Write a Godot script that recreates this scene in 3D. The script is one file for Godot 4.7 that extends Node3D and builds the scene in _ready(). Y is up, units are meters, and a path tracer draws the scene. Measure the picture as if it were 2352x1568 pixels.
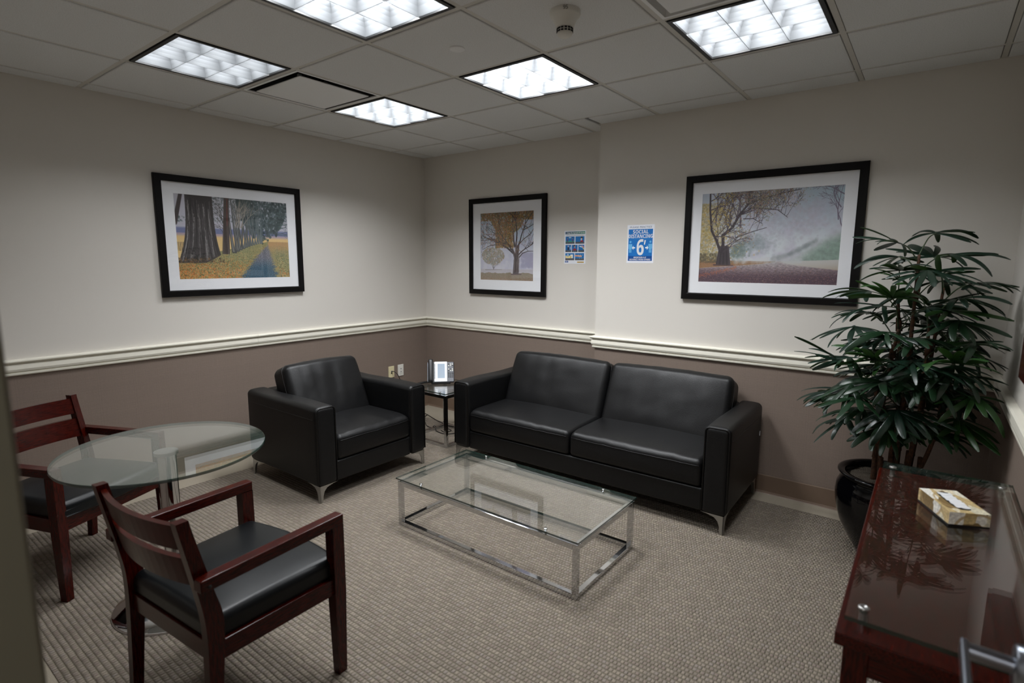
extends Node3D
# A small waiting room: x runs along the back wall, z towards the camera, y up.

const H := 2.5775          # ceiling height
const TILE := 0.6096       # ceiling grid pitch
const GX := 0.7653         # first grid line of the light rows, from the left wall
const GZ := 1.0413         # and from the back wall
const ROOM_X := 4.57
const ROOM_Z := 3.95
const BUMP_X := 2.131      # where the back wall steps forward
const BUMP_Z := 0.2017
const JAMB_X := 3.56

var M := {}
var taken := {}

func _ready() -> void:
	var cam := Camera3D.new()
	cam.name = "camera"
	cam.position = Vector3(4.24006, 1.54831, 4.06195)
	cam.rotation = Vector3(-0.1454616, 0.6514480, 0.0051140)
	cam.fov = 63.8033
	cam.near = 0.02
	cam.far = 60.0
	var lens := CameraAttributesPhysical.new()
	lens.frustum_focal_length = 19.277
	lens.frustum_focus_distance = 4.3
	lens.exposure_aperture = 2.8
	lens.frustum_near = 0.02
	lens.frustum_far = 60.0
	cam.attributes = lens
	add_child(cam)
	cam.fov = 63.8033
	cam.make_current()
	var env := Environment.new()
	env.background_mode = Environment.BG_COLOR
	env.background_color = Color(0, 0, 0)
	env.tonemap_mode = Environment.TONE_MAPPER_LINEAR
	env.tonemap_exposure = 1.0
	env.sdfgi_enabled = true
	env.ssao_enabled = true
	env.ssil_enabled = true
	var we := WorldEnvironment.new()
	we.name = "environment"
	we.environment = env
	add_child(we)
	light_energy = LIGHT
	make_materials()
	build_shell()
	build_ceiling()
	build_lights()
	build_wall_things()
	build_seating()
	build_tables()
	build_chairs()
	build_console()
	build_palm()
	build_phone_and_cables()

const LIGHT := 7.2
var light_energy := 1.0

# ---------------------------------------------------------------- scene helpers

func numbered(called: String) -> String:
	if not taken.has(called):
		taken[called] = 0
		return called
	taken[called] += 1
	return "%s_%03d" % [called, taken[called]]

func thing(called: String, label: String, category: String, at := Vector3.ZERO, turn := 0.0, group := "") -> Node3D:
	var o := Node3D.new()
	o.name = numbered(called)
	o.position = at
	o.rotation.y = turn
	add_child(o)
	tag(o, label, category, group)
	return o

func tag(o: Node, label: String, category: String, group := "") -> void:
	o.set_meta("label", label)
	o.set_meta("category", category)
	if group != "":
		o.set_meta("group", group)

func setting(called: String, label: String) -> Node3D:
	var o := Node3D.new()
	o.name = called
	add_child(o)
	o.set_meta("kind", "structure")
	o.set_meta("label", label)
	o.set_meta("category", called.split("_")[0])
	return o

func obj(called: String, st: SurfaceTool, m: Material, parent: Node = null) -> MeshInstance3D:
	st.generate_normals()
	st.index()
	return put(called, st.commit(), m, parent)

func put(called: String, mesh: Mesh, m: Material, parent: Node = null) -> MeshInstance3D:
	var o := MeshInstance3D.new()
	o.name = called if parent else numbered(called)
	o.mesh = mesh
	o.material_override = m
	o.cast_shadow = GeometryInstance3D.SHADOW_CASTING_SETTING_ON
	(parent if parent else self).add_child(o, true)
	return o

# ---------------------------------------------------------------- mesh helpers

func begin(smooth := false) -> SurfaceTool:
	var st := SurfaceTool.new()
	st.begin(Mesh.PRIMITIVE_TRIANGLES)
	st.set_smooth_group(0 if smooth else -1)
	return st

func tri(st: SurfaceTool, a: Vector3, b: Vector3, c: Vector3, ua := Vector2.ZERO, ub := Vector2.ZERO, uc := Vector2.ZERO) -> void:
	# a, b, c counterclockwise seen from outside
	if (b - a).cross(c - a).length_squared() < 1e-18:
		return
	st.set_uv(ua)
	st.add_vertex(a)
	st.set_uv(uc)
	st.add_vertex(c)
	st.set_uv(ub)
	st.add_vertex(b)

func quad(st: SurfaceTool, a: Vector3, b: Vector3, c: Vector3, d: Vector3, ua := Vector2(0, 1), ub := Vector2(1, 1), uc := Vector2(1, 0), ud := Vector2(0, 0)) -> void:
	tri(st, a, b, c, ua, ub, uc)
	tri(st, a, c, d, ua, uc, ud)

func box(st: SurfaceTool, lo: Vector3, hi: Vector3, cut := 0.0, t := Transform3D()) -> void:
	rbox(st, (lo + hi) / 2.0, hi - lo, cut, 1, 1, t)

func axis_steps(half: float, r: float, arc: int, flat: int) -> PackedFloat32Array:
	var a := PackedFloat32Array()
	if r <= 0.0:
		for i in flat + 1:
			a.append(lerpf(-half, half, float(i) / flat))
		return a
	var e := half - r
	for i in range(arc, 0, -1):
		a.append(-e - r * tan(PI / 4 * i / arc))
	for i in flat + 1:
		a.append(lerpf(-e, e, float(i) / flat))
	for i in range(1, arc + 1):
		a.append(e + r * tan(PI / 4 * i / arc))
	return a

func rbox(st: SurfaceTool, c: Vector3, size: Vector3, r: float, arc := 3, flat := 1, t := Transform3D(), bend = null) -> void:
	var h := size / 2.0
	r = minf(r, minf(h.x, minf(h.y, h.z)) * 0.999)
	var inner := h - Vector3(r, r, r)
	var steps := [axis_steps(h.x, r, arc, flat), axis_steps(h.y, r, arc, flat), axis_steps(h.z, r, arc, flat)]
	for ax in 3:
		var u: int = (ax + 1) % 3
		var v: int = (ax + 2) % 3
		for s in [-1.0, 1.0]:
			var us: PackedFloat32Array = steps[u]
			var vs: PackedFloat32Array = steps[v]
			var grid := []
			for i in us.size():
				var row := PackedVector3Array()
				for j in vs.size():
					var p := Vector3()
					p[ax] = s * h[ax]
					p[u] = us[i]
					p[v] = vs[j]
					if r > 0.0:
						var q := p.clamp(-inner, inner)
						p = q + (p - q).normalized() * r
					if bend != null:
						p = bend.call(p, h)
					row.append(t * (c + p))
				grid.append(row)
			for i in us.size() - 1:
				for j in vs.size() - 1:
					var a: Vector3 = grid[i][j]
					var b: Vector3 = grid[i + 1][j]
					var cc: Vector3 = grid[i + 1][j + 1]
					var d: Vector3 = grid[i][j + 1]
					if s > 0:
						quad(st, a, b, cc, d)
					else:
						quad(st, a, d, cc, b)

func lathe(st: SurfaceTool, profile: PackedVector2Array, at := Vector3.ZERO, segs := 32, t := Transform3D()) -> void:
	# profile of (radius, height), run from the bottom outside to the top
	for k in profile.size() - 1:
		var p := profile[k]
		var q := profile[k + 1]
		for i in segs:
			var a0 := TAU * i / segs
			var a1 := TAU * (i + 1) / segs
			var d0 := Vector3(cos(a0), 0, -sin(a0))
			var d1 := Vector3(cos(a1), 0, -sin(a1))
			quad(st, t * (at + d0 * p.x + Vector3.UP * p.y), t * (at + d1 * p.x + Vector3.UP * p.y), t * (at + d1 * q.x + Vector3.UP * q.y), t * (at + d0 * q.x + Vector3.UP * q.y))

func tube(st: SurfaceTool, pts: PackedVector3Array, r: float, segs := 8, r_end := -1.0) -> void:
	var n := pts.size()
	var up := Vector3.UP
	var rings := []
	for i in n:
		var dir := (pts[mini(i + 1, n - 1)] - pts[maxi(i - 1, 0)]).normalized()
		if absf(dir.dot(up)) > 0.95:
			up = Vector3.RIGHT if absf(dir.x) < 0.9 else Vector3.FORWARD
		var side := dir.cross(up).normalized()
		up = side.cross(dir).normalized()
		var rr := r if r_end < 0 else lerpf(r, r_end, float(i) / (n - 1))
		var ring := PackedVector3Array()
		for k in segs:
			var a := TAU * k / segs
			ring.append(pts[i] + (side * cos(a) + up * sin(a)) * rr)
		rings.append(ring)
	for i in n - 1:
		for k in segs:
			var k1 := (k + 1) % segs
			quad(st, rings[i][k], rings[i][k1], rings[i + 1][k1], rings[i + 1][k])
	for k in range(1, segs - 1):
		tri(st, rings[0][0], rings[0][k + 1], rings[0][k])
		tri(st, rings[n - 1][0], rings[n - 1][k], rings[n - 1][k + 1])

func curve(pts: Array, each := 8) -> PackedVector3Array:
	# Catmull-Rom through the points
	var out := PackedVector3Array()
	for i in pts.size() - 1:
		var p0: Vector3 = pts[maxi(i - 1, 0)]
		var p1: Vector3 = pts[i]
		var p2: Vector3 = pts[i + 1]
		var p3: Vector3 = pts[mini(i + 2, pts.size() - 1)]
		for k in each:
			out.append(p1.cubic_interpolate(p2, p0, p3, float(k) / each))
	out.append(pts[pts.size() - 1])
	return out

func extrude(st: SurfaceTool, poly: PackedVector2Array, depth: float, t := Transform3D()) -> void:
	# polygon in x-y, thickness along z from 0 to depth
	if Geometry2D.is_polygon_clockwise(poly) == false:
		pass
	var area := 0.0
	for i in poly.size():
		area += poly[i].cross(poly[(i + 1) % poly.size()])
	if area < 0:
		poly.reverse()
	var idx := Geometry2D.triangulate_polygon(poly)
	var f := func(p: Vector2, z: float) -> Vector3: return t * Vector3(p.x, p.y, z)
	for i in range(0, idx.size(), 3):
		var a := poly[idx[i]]
		var b := poly[idx[i + 1]]
		var c := poly[idx[i + 2]]
		if (b - a).cross(c - a) < 0:
			var s := b
			b = c
			c = s
		tri(st, f.call(a, depth), f.call(b, depth), f.call(c, depth), a, b, c)
		tri(st, f.call(a, 0.0), f.call(c, 0.0), f.call(b, 0.0), a, c, b)
	for i in poly.size():
		var a := poly[i]
		var b := poly[(i + 1) % poly.size()]
		quad(st, f.call(a, 0.0), f.call(b, 0.0), f.call(b, depth), f.call(a, depth))

func sweep(st: SurfaceTool, path: PackedVector3Array, profile: PackedVector2Array, out_dirs: PackedVector3Array) -> void:
	# profile of (distance from the wall, height); out_dirs: mitred outward direction at each point of the path
	var n := profile.size()
	for i in path.size() - 1:
		for k in n:
			var p := profile[k]
			var q := profile[(k + 1) % n]
			var a := path[i] + out_dirs[i] * p.x + Vector3.UP * p.y
			var b := path[i + 1] + out_dirs[i + 1] * p.x + Vector3.UP * p.y
			var c := path[i + 1] + out_dirs[i + 1] * q.x + Vector3.UP * q.y
			var d := path[i] + out_dirs[i] * q.x + Vector3.UP * q.y
			quad(st, a, b, c, d)
	for e in [0, path.size() - 1]:
		var idx := Geometry2D.triangulate_polygon(profile)
		for k in range(0, idx.size(), 3):
			var v := []
			for m in 3:
				v.append(path[e] + out_dirs[e] * profile[idx[k + m]].x + Vector3.UP * profile[idx[k + m]].y)
			if e == 0:
				tri(st, v[0], v[2], v[1])
			else:
				tri(st, v[0], v[1], v[2])

# ---------------------------------------------------------------- materials

func mat(color: Color, rough := 0.6, metal := 0.0) -> StandardMaterial3D:
	var m := StandardMaterial3D.new()
	m.albedo_color = color
	m.roughness = rough
	m.metallic = metal
	return m

func c8(r: int, g: int, b: int) -> Color:
	return Color(r / 255.0, g / 255.0, b / 255.0)

func noise(seed_: int, freq: float, octaves := 4, kind := FastNoiseLite.TYPE_SIMPLEX_SMOOTH) -> FastNoiseLite:
	var n := FastNoiseLite.new()
	n.seed = seed_
	n.frequency = freq
	n.noise_type = kind
	n.fractal_octaves = octaves
	return n

func noise_tex(n: FastNoiseLite, size := 512, ramp: Array = []) -> NoiseTexture2D:
	var t := NoiseTexture2D.new()
	t.width = size
	t.height = size
	t.seamless = true
	t.noise = n
	if ramp.size():
		var g := Gradient.new()
		var offs := PackedFloat32Array()
		var cols := PackedColorArray()
		for r in ramp:
			offs.append(r[0])
			cols.append(r[1])
		g.offsets = offs
		g.colors = cols
		t.color_ramp = g
	return t

func relief(m: StandardMaterial3D, t: Texture2D, cm: float) -> void:
	m.heightmap_enabled = true
	m.heightmap_texture = t
	m.heightmap_scale = cm

func triplanar(m: StandardMaterial3D, s: Vector3) -> void:
	m.uv1_triplanar = true
	m.uv1_scale = s

func glass(tint: Color) -> StandardMaterial3D:
	var m := mat(tint, 0.0)
	m.transparency = BaseMaterial3D.TRANSPARENCY_ALPHA
	return m

func wood(grain: Vector3, tex: Texture2D, tint: Color) -> StandardMaterial3D:
	var m := mat(tint, 0.27)
	m.albedo_texture = tex
	m.clearcoat_enabled = true
	m.clearcoat = 0.12
	m.metallic_specular = 0.32
	m.clearcoat_roughness = 0.12
	triplanar(m, Vector3(9, 9, 9) - grain * 8.0)
	return m

func make_materials() -> void:
	M.paint = mat(c8(217, 212, 204), 0.75)
	M.fabric = mat(Color.WHITE, 0.85)
	M.fabric.albedo_texture = linen_image()
	M.fabric.uv1_triplanar = true
	M.fabric.uv1_world_triplanar = true
	M.fabric.uv1_scale = Vector3(5, 5, 5)
	M.rail = mat(c8(232, 228, 214), 0.4)
	M.base = mat(c8(112, 93, 78), 0.5)
	M.tile = mat(Color.WHITE, 0.9)
	M.tile.albedo_texture = noise_tex(noise(4, 0.12, 3), 512, [[0.0, c8(202, 203, 201)], [0.42, c8(222, 223, 222)], [1.0, c8(230, 231, 230)]])
	M.tile.uv1_triplanar = true
	M.tile.uv1_world_triplanar = true
	M.tile.uv1_scale = Vector3(2.4, 2.4, 2.4)
	M.tee = mat(c8(205, 202, 194), 0.55)
	M.slab = mat(c8(120, 118, 115), 0.9)
	M.black = mat(c8(14, 14, 14), 0.4)
	M.white_metal = mat(c8(236, 237, 236), 0.45)
	M.dark_gap = mat(c8(20, 20, 20), 0.8)
	M.plastic_white = mat(c8(228, 226, 218), 0.45)
	M.ivory = mat(c8(226, 215, 175), 0.4)
	M.white = mat(c8(235, 236, 238), 0.45)
	M.glow = mat(c8(240, 243, 245), 0.6)
	M.glow.emission_enabled = true
	M.glow.emission = Color(0.96, 0.98, 1.0)
	M.glow.emission_energy_multiplier = 1.1
	M.louver = mat(c8(88, 90, 92), 0.45)
	M.mat_board = mat(c8(236, 237, 240), 0.85)
	M.frame = mat(c8(13, 11, 11), 0.5)
	M.frame.metallic_specular = 0.3
	M.pane = glass(Color(1, 1, 1, 0.003))
	M.glass = glass(Color(0.5, 0.66, 0.6, 0.012))
	M.thick_glass = glass(Color(0.52, 0.62, 0.56, 0.045))
	M.glass_edge = mat(Color(0.03, 0.16, 0.13, 0.85), 0.1)
	M.glass_edge.transparency = BaseMaterial3D.TRANSPARENCY_ALPHA
	M.chrome = mat(c8(205, 206, 208), 0.06, 1.0)
	M.steel = mat(c8(178, 178, 176), 0.3, 1.0)
	M.satin = mat(c8(150, 155, 165), 0.28, 1.0)
	M.leather = mat(c8(11, 11, 12), 0.43)
	M.leather.metallic_specular = 0.4
	relief(M.leather, noise_tex(noise(11, 0.05, 3, FastNoiseLite.TYPE_CELLULAR), 512), 0.05)
	triplanar(M.leather, Vector3(7, 7, 7))
	M.stitch = mat(c8(44, 43, 44), 0.6)
	M.vinyl = mat(c8(12, 15, 17), 0.36)
	M.vinyl.metallic_specular = 0.38
	relief(M.vinyl, noise_tex(noise(12, 0.12, 2), 256), 0.015)
	triplanar(M.vinyl, Vector3(8, 8, 8))
	var grain := noise_tex(noise(21, 0.03, 4), 512, [[0.0, c8(48, 17, 9)], [0.45, c8(84, 31, 16)], [0.6, c8(96, 37, 19)], [1.0, c8(120, 50, 26)]])
	M.wood_x = wood(Vector3(1, 0, 0), grain, Color(0.66, 0.42, 0.3))
	M.wood_y = wood(Vector3(0, 1, 0), grain, Color(0.66, 0.42, 0.3))
	M.wood_z = wood(Vector3(0, 0, 1), grain, Color(0.66, 0.42, 0.3))
	M.pot = mat(c8(5, 5, 7), 0.06)
	M.pot.metallic_specular = 0.4
	M.soil = mat(c8(96, 86, 74), 0.95)
	relief(M.soil, noise_tex(noise(31, 0.09, 4), 256), 1.2)
	triplanar(M.soil, Vector3(6, 6, 6))
	M.cane = mat(Color.WHITE, 0.8)
	M.cane.albedo_texture = noise_tex(noise(33, 0.06, 3), 256, [[0.0, c8(30, 18, 11)], [0.5, c8(66, 40, 22)], [1.0, c8(130, 84, 44)]])
	triplanar(M.cane, Vector3(12, 2.5, 12))
	M.petiole = mat(c8(48, 66, 36), 0.5)
	M.leaf_a = mat(c8(22, 46, 27), 0.36)
	M.leaf_b = mat(c8(36, 68, 28), 0.38)
	M.leaf_c = mat(c8(16, 36, 26), 0.34)
	for k in ["leaf_a", "leaf_b", "leaf_c"]:
		M[k].backlight_enabled = true
		M[k].backlight = Color(0.1, 0.17, 0.05)
	M.jamb = mat(c8(118, 115, 99), 0.5)
	M.door = mat(c8(88, 42, 24), 0.4)
	M.phone_black = mat(c8(24, 24, 26), 0.4)
	M.phone_grey = mat(c8(96, 98, 104), 0.45)
	M.phone_silver = mat(c8(240, 243, 247), 0.35)
	M.screen = mat(c8(138, 152, 168), 0.2)
	M.screen.emission_enabled = true
	M.screen.emission = c8(205, 220, 235)
	M.screen.emission_energy_multiplier = 0.12
	M.cable = mat(c8(16, 15, 15), 0.5)
	M.carpet = carpet_material()
	M.border = mat(Color.WHITE, 0.95)
	M.border.albedo_texture = noise_tex(noise(41, 0.25, 3), 512, [[0.0, c8(122, 113, 99)], [0.5, c8(146, 137, 121)], [1.0, c8(162, 153, 138)]])
	relief(M.border, noise_tex(noise(42, 0.3, 2), 256), 0.12)
	M.border.uv1_scale = Vector3(2.5, 2.5, 2.5)
	M.border.uv1_triplanar = true
	M.border.uv1_world_triplanar = true

func linen_image() -> ImageTexture:
	var s := 256
	var im := Image.create(s, s, false, Image.FORMAT_RGB8)
	var rng := RandomNumberGenerator.new()
	rng.seed = 5
	var warp := PackedFloat32Array()
	var weft := PackedFloat32Array()
	for i in s:
		warp.append(rng.randf_range(-1, 1))
		weft.append(rng.randf_range(-1, 1))
	for y in s:
		for x in s:
			var k := 1.0 + 0.025 * warp[x] + 0.025 * weft[y] + rng.randf_range(-0.09, 0.09)
			im.set_pixel(x, y, Color(0.495 * k, 0.436 * k, 0.394 * k))
	return ImageTexture.create_from_image(im)

func carpet_material() -> StandardMaterial3D:
	# loops in rows: 16 along x, 12 across
	var w := 512
	var h := 512
	var nx := 16
	var nz := 12
	var rng := RandomNumberGenerator.new()
	rng.seed = 77
	var shift := PackedFloat32Array()
	var size := PackedFloat32Array()
	var tone := PackedColorArray()
	var yarns := [c8(138, 127, 115), c8(132, 121, 110), c8(142, 131, 117), c8(130, 117, 107), c8(136, 126, 117), c8(126, 116, 104)]
	for i in nx * nz:
		shift.append(rng.randf_range(-0.3, 0.3))
		size.append(rng.randf_range(0.8, 1.2))
		tone.append(yarns[rng.randi() % yarns.size()])
	var color := Image.create(w, h, false, Image.FORMAT_RGB8)
	var bump := Image.create(w, h, false, Image.FORMAT_RGB8)
	var fine := noise(9, 0.35, 2)
	var groove := c8(118, 110, 94)
	for y in h:
		for x in w:
			var fz := float(y) / h * nz
			var row := int(fz)
			var off := fposmod(0.37 * row, 1.0)
			var fx := fposmod(float(x) / w * nx + off, nx)
			var col := int(fx)
			var k := row * nx + col
			var u := (fx - col - 0.5 + shift[k] * 0.3) * 2.0
			var v := (fz - row - 0.5 + shift[(k * 7 + 3) % (nx * nz)] * 0.12) * 2.0
			# ribs along x, pinched between the loops
			var rib := 1.0 - pow(clampf(absf(v), 0.0, 1.0), 2.4)
			var loop := 1.0 - 0.78 * pow(clampf(absf(u), 0.0, 1.0), 2.6) * size[k]
			var f := fine.get_noise_2d(x, y)
			var hgt := clampf(rib * loop + f * 0.16, 0.0, 1.0)
			var c: Color = groove.lerp(tone[k], smoothstep(0.15, 0.7, rib * loop))
			c = c * (1.0 + f * 0.3)
			color.set_pixel(x, y, c)
			bump.set_pixel(x, y, Color(hgt, hgt, hgt))
	var m := mat(Color.WHITE, 0.95)
	m.albedo_texture = ImageTexture.create_from_image(color)
	relief(m, ImageTexture.create_from_image(bump), 0.85)
	return m

# ---------------------------------------------------------------- the room

func wall_part(parent: Node3D, lo: Vector3, hi: Vector3) -> void:
	var split := 0.915
	if lo.y < split:
		var a := begin()
		box(a, lo, Vector3(hi.x, minf(split, hi.y), hi.z))
		obj("wallcovering", a, M.fabric, parent)
	if hi.y > split:
		var b := begin()
		box(b, Vector3(lo.x, maxf(split, lo.y), lo.z), hi)
		obj("painted_wall", b, M.paint, parent)

func build_shell() -> void:
	var top := H + 0.25
	var wl := setting("wall_left", "beige wall with brown fabric wainscot behind the armchair and round table")
	wall_part(wl, Vector3(-0.12, 0, -0.12), Vector3(0, top, ROOM_Z))
	var wb := setting("wall_back", "back wall with its right part stepping forward behind the sofa")
	wall_part(wb, Vector3(0, 0, -0.12), Vector3(BUMP_X, top, 0))
	wall_part(wb, Vector3(BUMP_X, 0, -0.12), Vector3(ROOM_X, top, BUMP_Z))
	var wr := setting("wall_right", "right wall behind the console table")
	wall_part(wr, Vector3(ROOM_X, 0, -0.12), Vector3(ROOM_X + 0.12, top, ROOM_Z))
	var wf := setting("wall_front", "front wall with the doorway")
	wall_part(wf, Vector3(-0.12, 0, ROOM_Z), Vector3(JAMB_X - 0.05, top, ROOM_Z + 0.13))
	wall_part(wf, Vector3(JAMB_X - 0.05, 2.16, ROOM_Z), Vector3(4.54, top, ROOM_Z + 0.13))
	wall_part(wf, Vector3(4.54, 0, ROOM_Z), Vector3(ROOM_X + 0.12, top, ROOM_Z + 0.13))
	var wc := setting("wall_corridor", "corridor walls outside the doorway")
	var st := begin()
	box(st, Vector3(2.4, 0, 5.6), Vector3(5.6, top, 5.7))
	box(st, Vector3(2.3, 0, ROOM_Z + 0.13), Vector3(2.4, top, 5.7))
	box(st, Vector3(5.6, 0, ROOM_Z + 0.13), Vector3(5.7, top, 5.7))
	box(st, Vector3(ROOM_X + 0.12, 0, ROOM_Z), Vector3(5.7, top, ROOM_Z + 0.13))
	obj("painted_wall", st, M.paint, wc)
	# floor: pale border carpet all over, ribbed loop carpet set in it
	var fl := setting("floor", "carpeted floor with a pale border along the walls")
	st = begin()
	box(st, Vector3(-0.12, -0.12, -0.12), Vector3(5.7, 0, 5.7))
	obj("border_carpet", st, M.border, fl)
	st = begin()
	var f0 := Vector3(0.295, 0.003, 0.362)
	var f1 := Vector3(4.275, 0.003, 3.625)
	var uv := func(p: Vector3) -> Vector2: return Vector2(p.x / 0.248, p.z / 0.264)
	var a := Vector3(f0.x, f0.y, f1.z)
	var b := Vector3(f1.x, f0.y, f1.z)
	var c := Vector3(f1.x, f0.y, f0.z)
	var d := Vector3(f0.x, f0.y, f0.z)
	quad(st, a, b, c, d, uv.call(a), uv.call(b), uv.call(c), uv.call(d))
	var dn := Vector3.DOWN * 0.003
	quad(st, a + dn, b + dn, b, a)
	quad(st, b + dn, c + dn, c, b)
	quad(st, c + dn, d + dn, d, c)
	quad(st, d + dn, a + dn, a, d)
	obj("loop_carpet", st, M.carpet, fl)
	# chair rails, mitred at the corners
	var prof := PackedVector2Array([Vector2(0, 0.866), Vector2(0.009, 0.866), Vector2(0.016, 0.872), Vector2(0.017, 0.882), Vector2(0.011, 0.885), Vector2(0.011, 0.889), Vector2(0.02, 0.893), Vector2(0.024, 0.905), Vector2(0.022, 0.922), Vector2(0.02, 0.932), Vector2(0.013, 0.934), Vector2(0.013, 0.938), Vector2(0.026, 0.942), Vector2(0.033, 0.95), Vector2(0.032, 0.957), Vector2(0.024, 0.962), Vector2(0, 0.963)])
	prof.reverse()
	rail("trim_1", "cream chair rail on the left wall, front length", prof, [Vector3(0, 0, ROOM_Z), Vector3(0, 0, 1.8575)], [Vector3(1, 0, 0), Vector3(1, 0, 0)])
	rail("trim_2", "cream chair rail on the left wall, length next to the corner", prof, [Vector3(0, 0, 1.856), Vector3(0, 0, 0)], [Vector3(1, 0, 0), Vector3(1, 0, 1)])
	rail("trim_3", "cream chair rail on the back wall under the small tree picture", prof, [Vector3(0, 0, 0), Vector3(BUMP_X, 0, 0), Vector3(BUMP_X, 0, BUMP_Z), Vector3(ROOM_X, 0, BUMP_Z)], [Vector3(1, 0, 1), Vector3(-1, 0, 1), Vector3(-1, 0, 1), Vector3(-1, 0, 1)])
	rail("trim_4", "cream chair rail on the right wall above the console table", prof, [Vector3(ROOM_X, 0, BUMP_Z), Vector3(ROOM_X, 0, ROOM_Z)], [Vector3(-1, 0, 1), Vector3(-1, 0, 0)])
	# vinyl cove base
	var base := PackedVector2Array([Vector2(0, 0), Vector2(0.016, 0), Vector2(0.011, 0.004), Vector2(0.006, 0.016), Vector2(0.005, 0.122), Vector2(0.003, 0.127), Vector2(0, 0.127)])
	base.reverse()
	rail("baseboard_left", "brown vinyl base along the left wall", base, [Vector3(0, 0, ROOM_Z), Vector3(0, 0, 0)], [Vector3(1, 0, 0), Vector3(1, 0, 1)], M.base)
	rail("baseboard_back", "brown vinyl base along the back wall", base, [Vector3(0, 0, 0), Vector3(BUMP_X, 0, 0), Vector3(BUMP_X, 0, BUMP_Z), Vector3(ROOM_X, 0, BUMP_Z)], [Vector3(1, 0, 1), Vector3(-1, 0, 1), Vector3(-1, 0, 1), Vector3(-1, 0, 1)], M.base)
	rail("baseboard_right", "brown vinyl base along the right wall", base, [Vector3(ROOM_X, 0, BUMP_Z), Vector3(ROOM_X, 0, ROOM_Z)], [Vector3(-1, 0, 1), Vector3(-1, 0, 0)], M.base)
	# unseen corridor lamp and panel, out of view, placed to light the door jamb
	st = begin()
	box(st, Vector3(3.7, H - 0.04, 4.75), Vector3(4.1, H - 0.02, 5.15), 0.004)
	obj("glowing_panel", st, M.glow, wc)  # unseen panel that goes with the lamp for the jamb
	var unseen_lamp := AreaLight3D.new()
	unseen_lamp.name = "lamp"
	unseen_lamp.area_size = Vector2(0.38, 0.38)
	unseen_lamp.area_normalize_energy = true
	unseen_lamp.light_energy = 1.8
	unseen_lamp.area_range = 12.0
	unseen_lamp.shadow_enabled = true
	unseen_lamp.position = Vector3(3.9, H - 0.045, 4.95)
	unseen_lamp.rotation.x = -PI / 2
	wc.add_child(unseen_lamp)
	# door frame and open door
	var df := setting("trim_5", "olive beige metal door frame at the left edge")
	st = begin()
	box(st, Vector3(JAMB_X - 0.05, 0, ROOM_Z - 0.002), Vector3(JAMB_X, 2.16, ROOM_Z + 0.145), 0.004)
	obj("jamb", st, M.jamb, df)
	st = begin()
	box(st, Vector3(4.495, 0, ROOM_Z - 0.002), Vector3(4.54, 2.16, ROOM_Z + 0.145), 0.004)
	obj("jamb", st, M.jamb, df)
	st = begin()
	box(st, Vector3(JAMB_X, 2.11, ROOM_Z - 0.002), Vector3(4.495, 2.16, ROOM_Z + 0.145), 0.004)
	obj("head", st, M.jamb, df)
	var dr := setting("door_1", "open door with a satin lever handle beside the console table")
	st = begin()
	box(st, Vector3(4.432, 0.012, 3.0), Vector3(4.476, 2.1, 3.94), 0.002)
	obj("door_leaf", st, M.door, dr)
	var hd := Node3D.new()
	hd.name = "door_handle"
	hd.position = Vector3(4.432, 0.98, 3.062)
	hd.set_meta("label", "satin metal lever handle")
	dr.add_child(hd)
	var side := Transform3D(Basis(Vector3(0, 0, 1), PI / 2), Vector3.ZERO)   # lathe axis turned to -x
	st = begin(true)
	lathe(st, PackedVector2Array([Vector2(0.031, 0), Vector2(0.031, 0.048), Vector2(0.029, 0.05), Vector2(0, 0.05)]), Vector3.ZERO, 40, side)
	obj("rose", st, M.satin, hd)
	st = begin(true)
	lathe(st, PackedVector2Array([Vector2(0.0115, 0.05), Vector2(0.0115, 0.1)]), Vector3.ZERO, 28, side)
	obj("neck", st, M.satin, hd)
	st = begin()
	box(st, Vector3(-0.110, -0.012, -0.013), Vector3(-0.1, 0.012, 0.125), 0.003)
	obj("lever", st, M.satin, hd)

func rail(called: String, label: String, prof: PackedVector2Array, path: Array, dirs: Array, m: Material = null) -> void:
	var st := begin()
	sweep(st, PackedVector3Array(path), prof, PackedVector3Array(dirs))
	var o := obj(called, st, m if m else M.rail)
	o.set_meta("kind", "structure")
	tag(o, label, called.split("_")[0])

func lines(first: float, from: int, to: int, end: float) -> PackedFloat32Array:
	var a := PackedFloat32Array([0.0])
	for k in range(from, to + 1):
		a.append(first + k * TILE)
	a.append(end)
	return a

const LIGHTS := [Vector2i(0, 2), Vector2i(0, 0), Vector2i(2, 0), Vector2i(2, 2), Vector2i(4, 0)]
const VENTS := [Vector2i(0, 1), Vector2i(4, 1)]

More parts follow.
